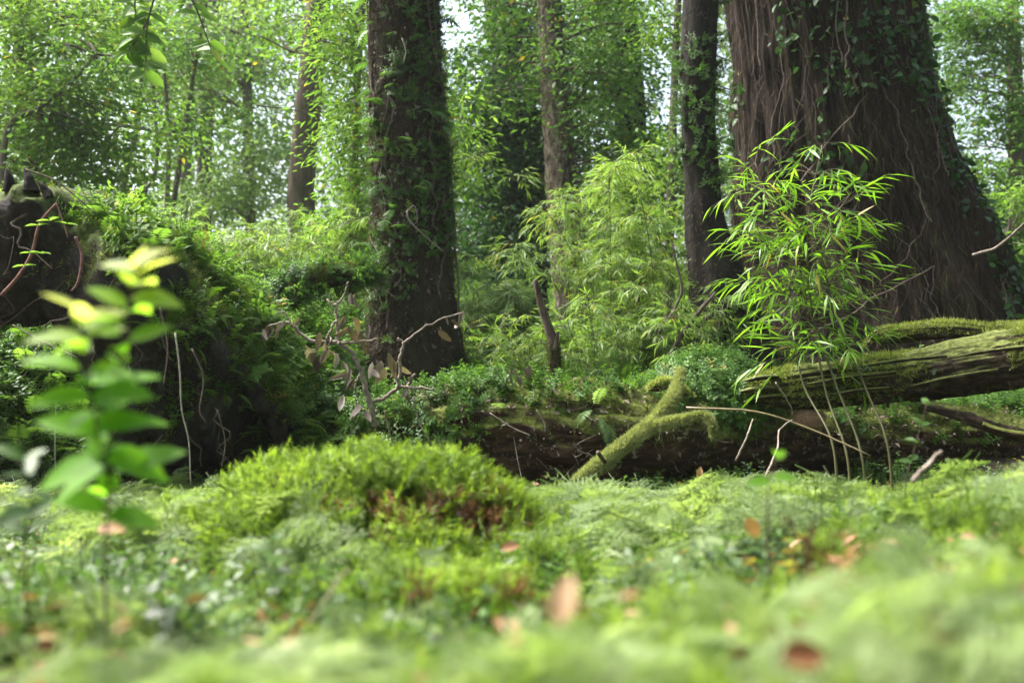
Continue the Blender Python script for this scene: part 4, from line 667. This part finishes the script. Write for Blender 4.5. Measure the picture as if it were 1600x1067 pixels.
def whorls(s, n, u0, rot, sz0, sz1, t0, t1):
    c = spline(s, 60)
    for i, u in enumerate(np.linspace(u0, 1, n)):
        p = c[min(59, int(u * 59))]
        for sg in (-1, 1):
            a = rot + (i % 2) * PI * .42 + rng.normal() * .4 + (PI if sg < 0 else 0); dr = np.array([math.cos(a), math.sin(a) * .8, .08 + .5 * max(0, u - .7) / .3 + .3 * rng.normal()])
            pr.append((p + rng.normal(size=3) * .003, dr, (sz0 + (sz1 - sz0) * u) * (.75 + .45 * rng.random()), t0 + (t1 - t0) * max(0, u - .55) / .45 + .06 * rng.normal()))
whorls(s1, 14, .12, .1, .070, .046, .35, .95); whorls(s2, 11, .15, .5, .068, .048, .38, 1.0)
seedling('seedling', 'tall young seedling with pale yellow tip leaves close in front of the root plate', [s1, s2], pr, s1[0], 'seedling')
for nm, lab, stem, dd, n, sz in (('seedling', 'thin seedling with paired blue-green leaves below the split log', [(1415, 760), (1424, 720), (1436, 675), (1448, 630)], 2.3, 4, .040), ('seedling', 'lone short seedling with a few blurred round leaves below the wood chunk', [(1200, 770), (1208, 740), (1212, 715)], 1.3, 2, .034),
                                 ('seedling', 'low pale-leaved seedling at the corner below the root plate', [(40, 880), (42, 830), (48, 770), (30, 720)], 1.1, 5, .045), ('seedling', 'glossy dark-leaved seedling left of the moss cushion', [(440, 960), (436, 920), (430, 880), (425, 850)], 1.45, 6, .036)):
    s = PX(stem, dd); pr = []; whorls(s, n, .35, .2, sz, sz * .8, .3, .45); seedling(nm, lab, [s], pr, s[0], 'seedling' if n == 2 else 'herb', sc0=.0016)
# ------------------------------------------------------------------ moss cushion
def cushion(label, cx, cy, rx, ry, hgt, n, sh, rust):
    b = np.array([cx, cy, gz(cx, cy)]); t = thing('moss_cushion', label, 'moss', b); a = rng.random(n) * 2 * PI; q = rng.random(n) ** .5; x = cx + rx * q * np.cos(a); y = cy + ry * q * np.sin(a); z = gz(x, y) + hgt * (1 - q ** 2.2) * (1 + 1.3 * n2(x, y, 5, 6)) - .02
    G = Geo(); s = sh * (.75 + .5 * rng.random(n)); out = np.stack([np.cos(a) * q, np.sin(a) * q, np.ones(n)], -1); scatter(G, SHOOTS, np.stack([x, y, z], -1), upframe(n, .18, out), s * np.where((np.sin(a) < -.35) & (np.cos(a) > -.2) & (q > .5) & (fbm(np.stack([x * 9, y * 9, z * 0], -1), 2, 8) > -.12), .4, 1), .5 + .3 * n2(x, y, 9, 6) + .14 * rng.normal(size=n)); G.build('green_shoots', M['moss_shoot'], t)
    D = Geo(); nu, nv = 28, 10; U, R_ = np.meshgrid(np.linspace(0, 2 * PI, nu, endpoint=False), np.linspace(.02, 1, nv)); X = cx + rx * .92 * R_ * np.cos(U); Y = cy + ry * .92 * R_ * np.sin(U); Z = gz(X, Y) + hgt * (1 - R_ ** 2.2) - .03 * (1 + R_)
    i = np.arange(nv - 1)[:, None] * nu; j = np.arange(nu)[None]; k = (j + 1) % nu; D.add(np.stack([X, Y, Z], -1).reshape(-1, 3), None, np.stack([i + j, i + nu + j, i + nu + k, i + k], -1).reshape(-1, 4)); D.build('peat_core', M['soil'], t)
    m = rust; a = -PI / 2 + .6 + rng.normal(size=m) * .7; q = .6 + .4 * rng.random(m); x = cx + rx * q * np.cos(a); y = cy + ry * q * np.sin(a); z = gz(x, y) + hgt * (1 - q ** 2.2) + .015
    G = Geo(); scatter(G, SHOOTS, np.stack([x, y, z], -1), upframe(m, .35, np.stack([np.cos(a) * .5, np.sin(a) * .6, np.ones(m)], -1)), (.08 + .06 * rng.random(m)), .5 + .25 * rng.normal(size=m)); G.build('rust_stems', M['rust'], t)
    return t
cushion('large domed cushion of bright yellow-green moss with rusty dead stems at its front', -.30, 2.35, .345, .27, .135, 2200, .14, 95)
cushion('small moss tuft between the seedling and the large moss cushion', -.88, 2.6, .11, .09, .07, 150, .13, 8)
cushion('tall moss clump standing low on the slope under the large cushion', -.12, 1.5, .13, .10, .05, 180, .11, 8)
cushion('clump of upright yellow-green moss shoots to the right of the tall moss clump', .28, 1.3, .12, .10, .03, 150, .09, 5)
# ------------------------------------------------------------------ feather-moss clumps one can point at
for lab, px, py, dd, n, sz in (('pale lacy feather-moss clump right of the large moss cushion', 830, 790, 2.9, 26, .16), ('feathery pale clump in front of the forked mossy branch', 1060, 760, 3.0, 22, .15), ('feather-moss clump under the drooping side limb', 1040, 720, 3.7, 16, .16), ('lacy clump at the foot of the split log below the bamboo canes', 1130, 735, 3.5, 14, .14),
                               ('lacy tall clump near the edge under the thin log', 1560, 760, 2.6, 20, .14), ('lacy light clump beside the foot of the small moss tuft', 250, 860, 2.2, 16, .12), ('curled feathery clump below the rusty stems', 880, 860, 2.1, 16, .10)):
    b = P(px, py, dd); z = gz(b[0], b[1]); t = thing('feather_moss_clump', lab, 'moss', (b[0], b[1], z)); G = Geo(); q = rng.normal(size=(n, 2)) * [.09, .07]; x = b[0] + q[:, 0]; y = b[1] + q[:, 1]
    zz = gz(x, y) - .01; scatter(G, FEATH, np.stack([x, y, zz], -1), upframe(n, .3), sz * (.6 + .5 * rng.random(n)), .6 + .15 * rng.normal(size=n)); G.build('fronds', M['feather'], t)
# ------------------------------------------------------------------ twigs and fallen leaves
def stick(name, label, pts, w, mat, amp=.004, n=16):
    q = PX(pts); c = spline(q, n) + amp * rng.normal(size=(n, 3)) * .3; g = Geo(); dd = pts[0][2]; tube(g, c, np.linspace(W(w, dd), W(w * .6, dd), n) / 2, 7, disp=lambda p, t_, th_: 1 + .2 * fbm(p * 40, 2, 6)); return tag(g.build(name, M[mat], origin=None), label, 'twig')
stick('twig', 'short pale brown twig poking from the front of the large moss cushion', [(495, 858, 2.05), (525, 846, 2.03), (556, 828, 2.02)], 6, 'twig')
stick('twig', 'thin straw-coloured stalk leaning over the mosses below the large cushion', [(484, 975, 1.1), (515, 925, 1.12), (545, 888, 1.15)], 5, 'cane')
stick('twig', 'mossy brown twig slanting up left of the large moss cushion', [(280, 838, 2.2), (305, 815, 2.2), (330, 800, 2.2)], 9, 'twig_dark')
stick('twig', 'pale flat twig lying in the herbs near the glossy seedling', [(285, 930, 1.7), (320, 912, 1.7), (352, 896, 1.7)], 7, 'twig')
stick('twig', 'broken grey-pink twig end sticking up beside the paired-leaf seedling', [(1425, 752, 1.9), (1450, 726, 1.9), (1470, 704, 1.9)], 9, 'twig')
stick('twig', 'long straight dry cane slanting below the split log', [(1072, 637, 4.2), (1180, 643, 4.15), (1270, 672, 4.1), (1360, 712, 4.0)], 4, 'cane', .002)
stick('twig', 'pale thin twig leaning on the end of the split log', [(1212, 598, 4.4), (1226, 618, 4.4), (1238, 640, 4.4)], 3, 'twig')
stick('twig', 'crooked grey twig rising in front of the hollow', [(1195, 745, 3.3), (1215, 700, 3.4), (1218, 672, 3.5), (1238, 655, 3.6)], 3.5, 'twig')
stick('twig', 'dark bent twig in the hollow below the dry cane', [(1150, 720, 4.3), (1168, 680, 4.3), (1176, 655, 4.35)], 4, 'twig')
stick('dead_branch', 'bare pale twig forking out beside the base of the giant trunk', [(1520, 398, 6.5), (1555, 388, 6.4), (1580, 368, 6.3), (1605, 345, 6.2)], 5, 'twig')
stick('dead_branch', 'curved dark dead branch bowed beside the foot of the slim blackish trunk', [(1045, 560, 6.6), (1065, 525, 6.6), (1090, 490, 6.6), (1118, 458, 6.7)], 9, 'twig_dark')
stick('dead_branch', 'looping pale liana hanging in the bamboo left of the slim blackish trunk', [(1030, 520, 6.8), (1050, 490, 6.8), (1065, 455, 6.8), (1058, 415, 6.8), (1050, 380, 6.8)], 5, 'vine')
stick('arching_twig', 'thin bare twig arching across the leaning trunk high up', [(405, 55, 8), (450, 78, 8), (500, 92, 8), (560, 118, 8)], 2.5, 'vine')
stick('arching_twig', 'faint second twig bowed across the leaning trunk lower down', [(400, 165, 8), (460, 172, 8), (530, 188, 8)], 2.5, 'vine')
for lab, px, py, dd, L, ti, a, up in (('pale tan fallen leaf standing upright in the blurred mosses nearest the viewer', 878, 978, .62, .034, .75, (.3, .2, 1), (-.3, -1, .2)), ('rust-red curled leaf on the mosses near the lower corner', 1480, 1005, .62, .05, .15, (1, .2, .35), (0, -.8, .6)), ('pinkish fallen leaf standing in the moss behind the tall mossy clump', 1175, 808, 1.35, .038, .6, (.6, .2, -.8), (-.2, -1, .4)),
                                    ('small orange-brown leaf beside the large moss cushion', 795, 858, 1.7, .035, .45, (1, .1, .3), (0, -.8, .6)), ('dull brown leaf lying lowest among the foreground mosses', 1255, 1030, .58, .035, .3, (1, .3, .1), (0, -.8, .6)), ('small tan leaf standing in the moss below the drooping side limb', 1093, 748, 3.2, .04, .55, (.2, 0, 1), (0, -1, .2)),
                                    ('slim brown-orange leaf on the lacy clump right of the cushion', 878, 795, 2.6, .075, .4, (1, .1, -.35), (0, -.6, .8)), ('pinkish-tan leaf lying under the tall young seedling', 168, 828, 1.2, .034, .6, (1, .1, .1), (0, -.6, .8)), ('tiny reddish leaf in the herbs left of the glossy seedling', 258, 918, 1.6, .022, .2, (1, .2, .4), (0, -.8, .6))):
    g = Geo(); g.inst(leaf8(.55, .12, .2), P(px, py, dd)[None] - np.array([[L * .4, 0, 0]]) * abs(a[0]), frame(np.array([a], float), np.array([up], float)), L, ti); tag(g.build('fallen_leaf', M['litter']), lab, 'fallen leaf')
# overhanging leafy branch at the top left
t = thing('overhanging_branch', 'hanging leafy branch with larger oval leaves high above the uprooted mound', 'branch', P(250, -120, 5.5)); d = 5.4
stems = [[(300, -160), (262, -60), (232, 30), (228, 90), (226, 112)], [(262, -60), (300, 0), (320, 50), (334, 90)], [(232, 30), (215, 60), (198, 82)], [(262, -60), (215, -10), (212, 30)]]; G = Geo(); L = Geo()
for s in stems:
    c = spline(PX(s, d), 20); tube(G, c, np.linspace(.008, .003, 20), 6)
    for q in c[5:: 2]:
        for sg in (-1, 1): L.inst(L8, q[None], frame(np.array([[sg * 1. + .4 * rng.normal(), .4 * rng.normal(), -.35 + .35 * rng.normal()]]), np.array([[.4 * rng.normal(), -1.1, .8 + .4 * rng.normal()]])), np.array([.085 + .05 * rng.random()]), .45 + .2 * rng.normal())
G.build('wood', M['sapling'], t); L.build('leaves', M['leaf_bright'], t)
# ------------------------------------------------------------------ air
HAZE = 0.0008
if HAZE:
    G = Geo(); lo, hi = np.array([-32, -22, -3.]), np.array([32, 34, 24.]); V = np.array([[(lo, hi)[a][0], (lo, hi)[b][1], (lo, hi)[c][2]] for a in (0, 1) for b in (0, 1) for c in (0, 1)]); G.add(V, None, [[0, 1, 3, 2], [4, 6, 7, 5], [0, 4, 5, 1], [2, 3, 7, 6], [0, 2, 6, 4], [1, 5, 7, 3]])
    m, nt, N = nodes('haze_air'); v = N('ShaderNodeVolumePrincipled'); v.inputs['Density'].default_value = HAZE; v.inputs['Color'].default_value = (.95, .97, 1, 1); v.inputs['Anisotropy'].default_value = .3; o = N('ShaderNodeOutputMaterial'); link(nt, v.outputs[0], o.inputs['Volume'])
    tag(G.build('haze', m, smooth=False), 'thin moist air filling the forest', 'haze', kind='stuff')
# ------------------------------------------------------------------ light
SUN_EL, SUN_AZ = math.radians(57), math.radians(-72)      # azimuth from +Y, negative is to the left
w = bpy.data.worlds.new('World'); sc.world = w; w.use_nodes = True; nt = w.node_tree; bg = nt.nodes['Background']; sk = nt.nodes.new('ShaderNodeTexSky'); sk.sky_type = 'NISHITA'; sk.sun_disc = False
sk.sun_elevation = SUN_EL; sk.sun_rotation = SUN_AZ; sk.dust_density = 6; sk.air_density = 1.2; sk.ozone_density = 1; hs = nt.nodes.new('ShaderNodeHueSaturation'); hs.inputs['Saturation'].default_value = .8; nt.links.new(sk.outputs[0], hs.inputs['Color']); nt.links.new(hs.outputs[0], bg.inputs[0]); bg.inputs[1].default_value = .12
sl = bpy.data.lights.new('sun', 'SUN'); sl.energy = 3.2; sl.angle = math.radians(20); sl.color = (1, .98, .94); so = bpy.data.objects.new('sun', sl); COL.objects.link(so)
from mathutils import Vector
sd = Vector((math.sin(SUN_AZ) * math.cos(SUN_EL), math.cos(SUN_AZ) * math.cos(SUN_EL), math.sin(SUN_EL))); so.rotation_euler = sd.to_track_quat('Z', 'Y').to_euler(); so.location = sd * 30
# ------------------------------------------------------------------ camera
cd = bpy.data.cameras.new('camera'); cam = bpy.data.objects.new('camera', cd); COL.objects.link(cam); cam.location = CAM; cam.rotation_euler = (PI / 2 + PITCH, 0, 0); cd.lens = 35.01; cd.sensor_width = 36; cd.clip_start = .02; cd.clip_end = 1000
cd.dof.use_dof = True; cd.dof.focus_distance = 4.7; cd.dof.aperture_fstop = 2.7; sc.camera = cam
vs = sc.view_settings; vs.view_transform = 'Standard'; vs.look = 'None'; vs.exposure = 2.08; vs.gamma = 1; vs.use_curve_mapping = False
cy = sc.cycles; cy.max_bounces = 8; cy.diffuse_bounces = 5; cy.transmission_bounces = 5; cy.glossy_bounces = 2; cy.volume_bounces = 1; cy.caustics_reflective = False; cy.caustics_refractive = False
for o in bpy.data.objects:
    if '_w' in o: del o['_w']
print('TRIS', sum(len(o.data.loops) - 2 * len(o.data.polygons) for o in bpy.data.objects if o.type == 'MESH'))
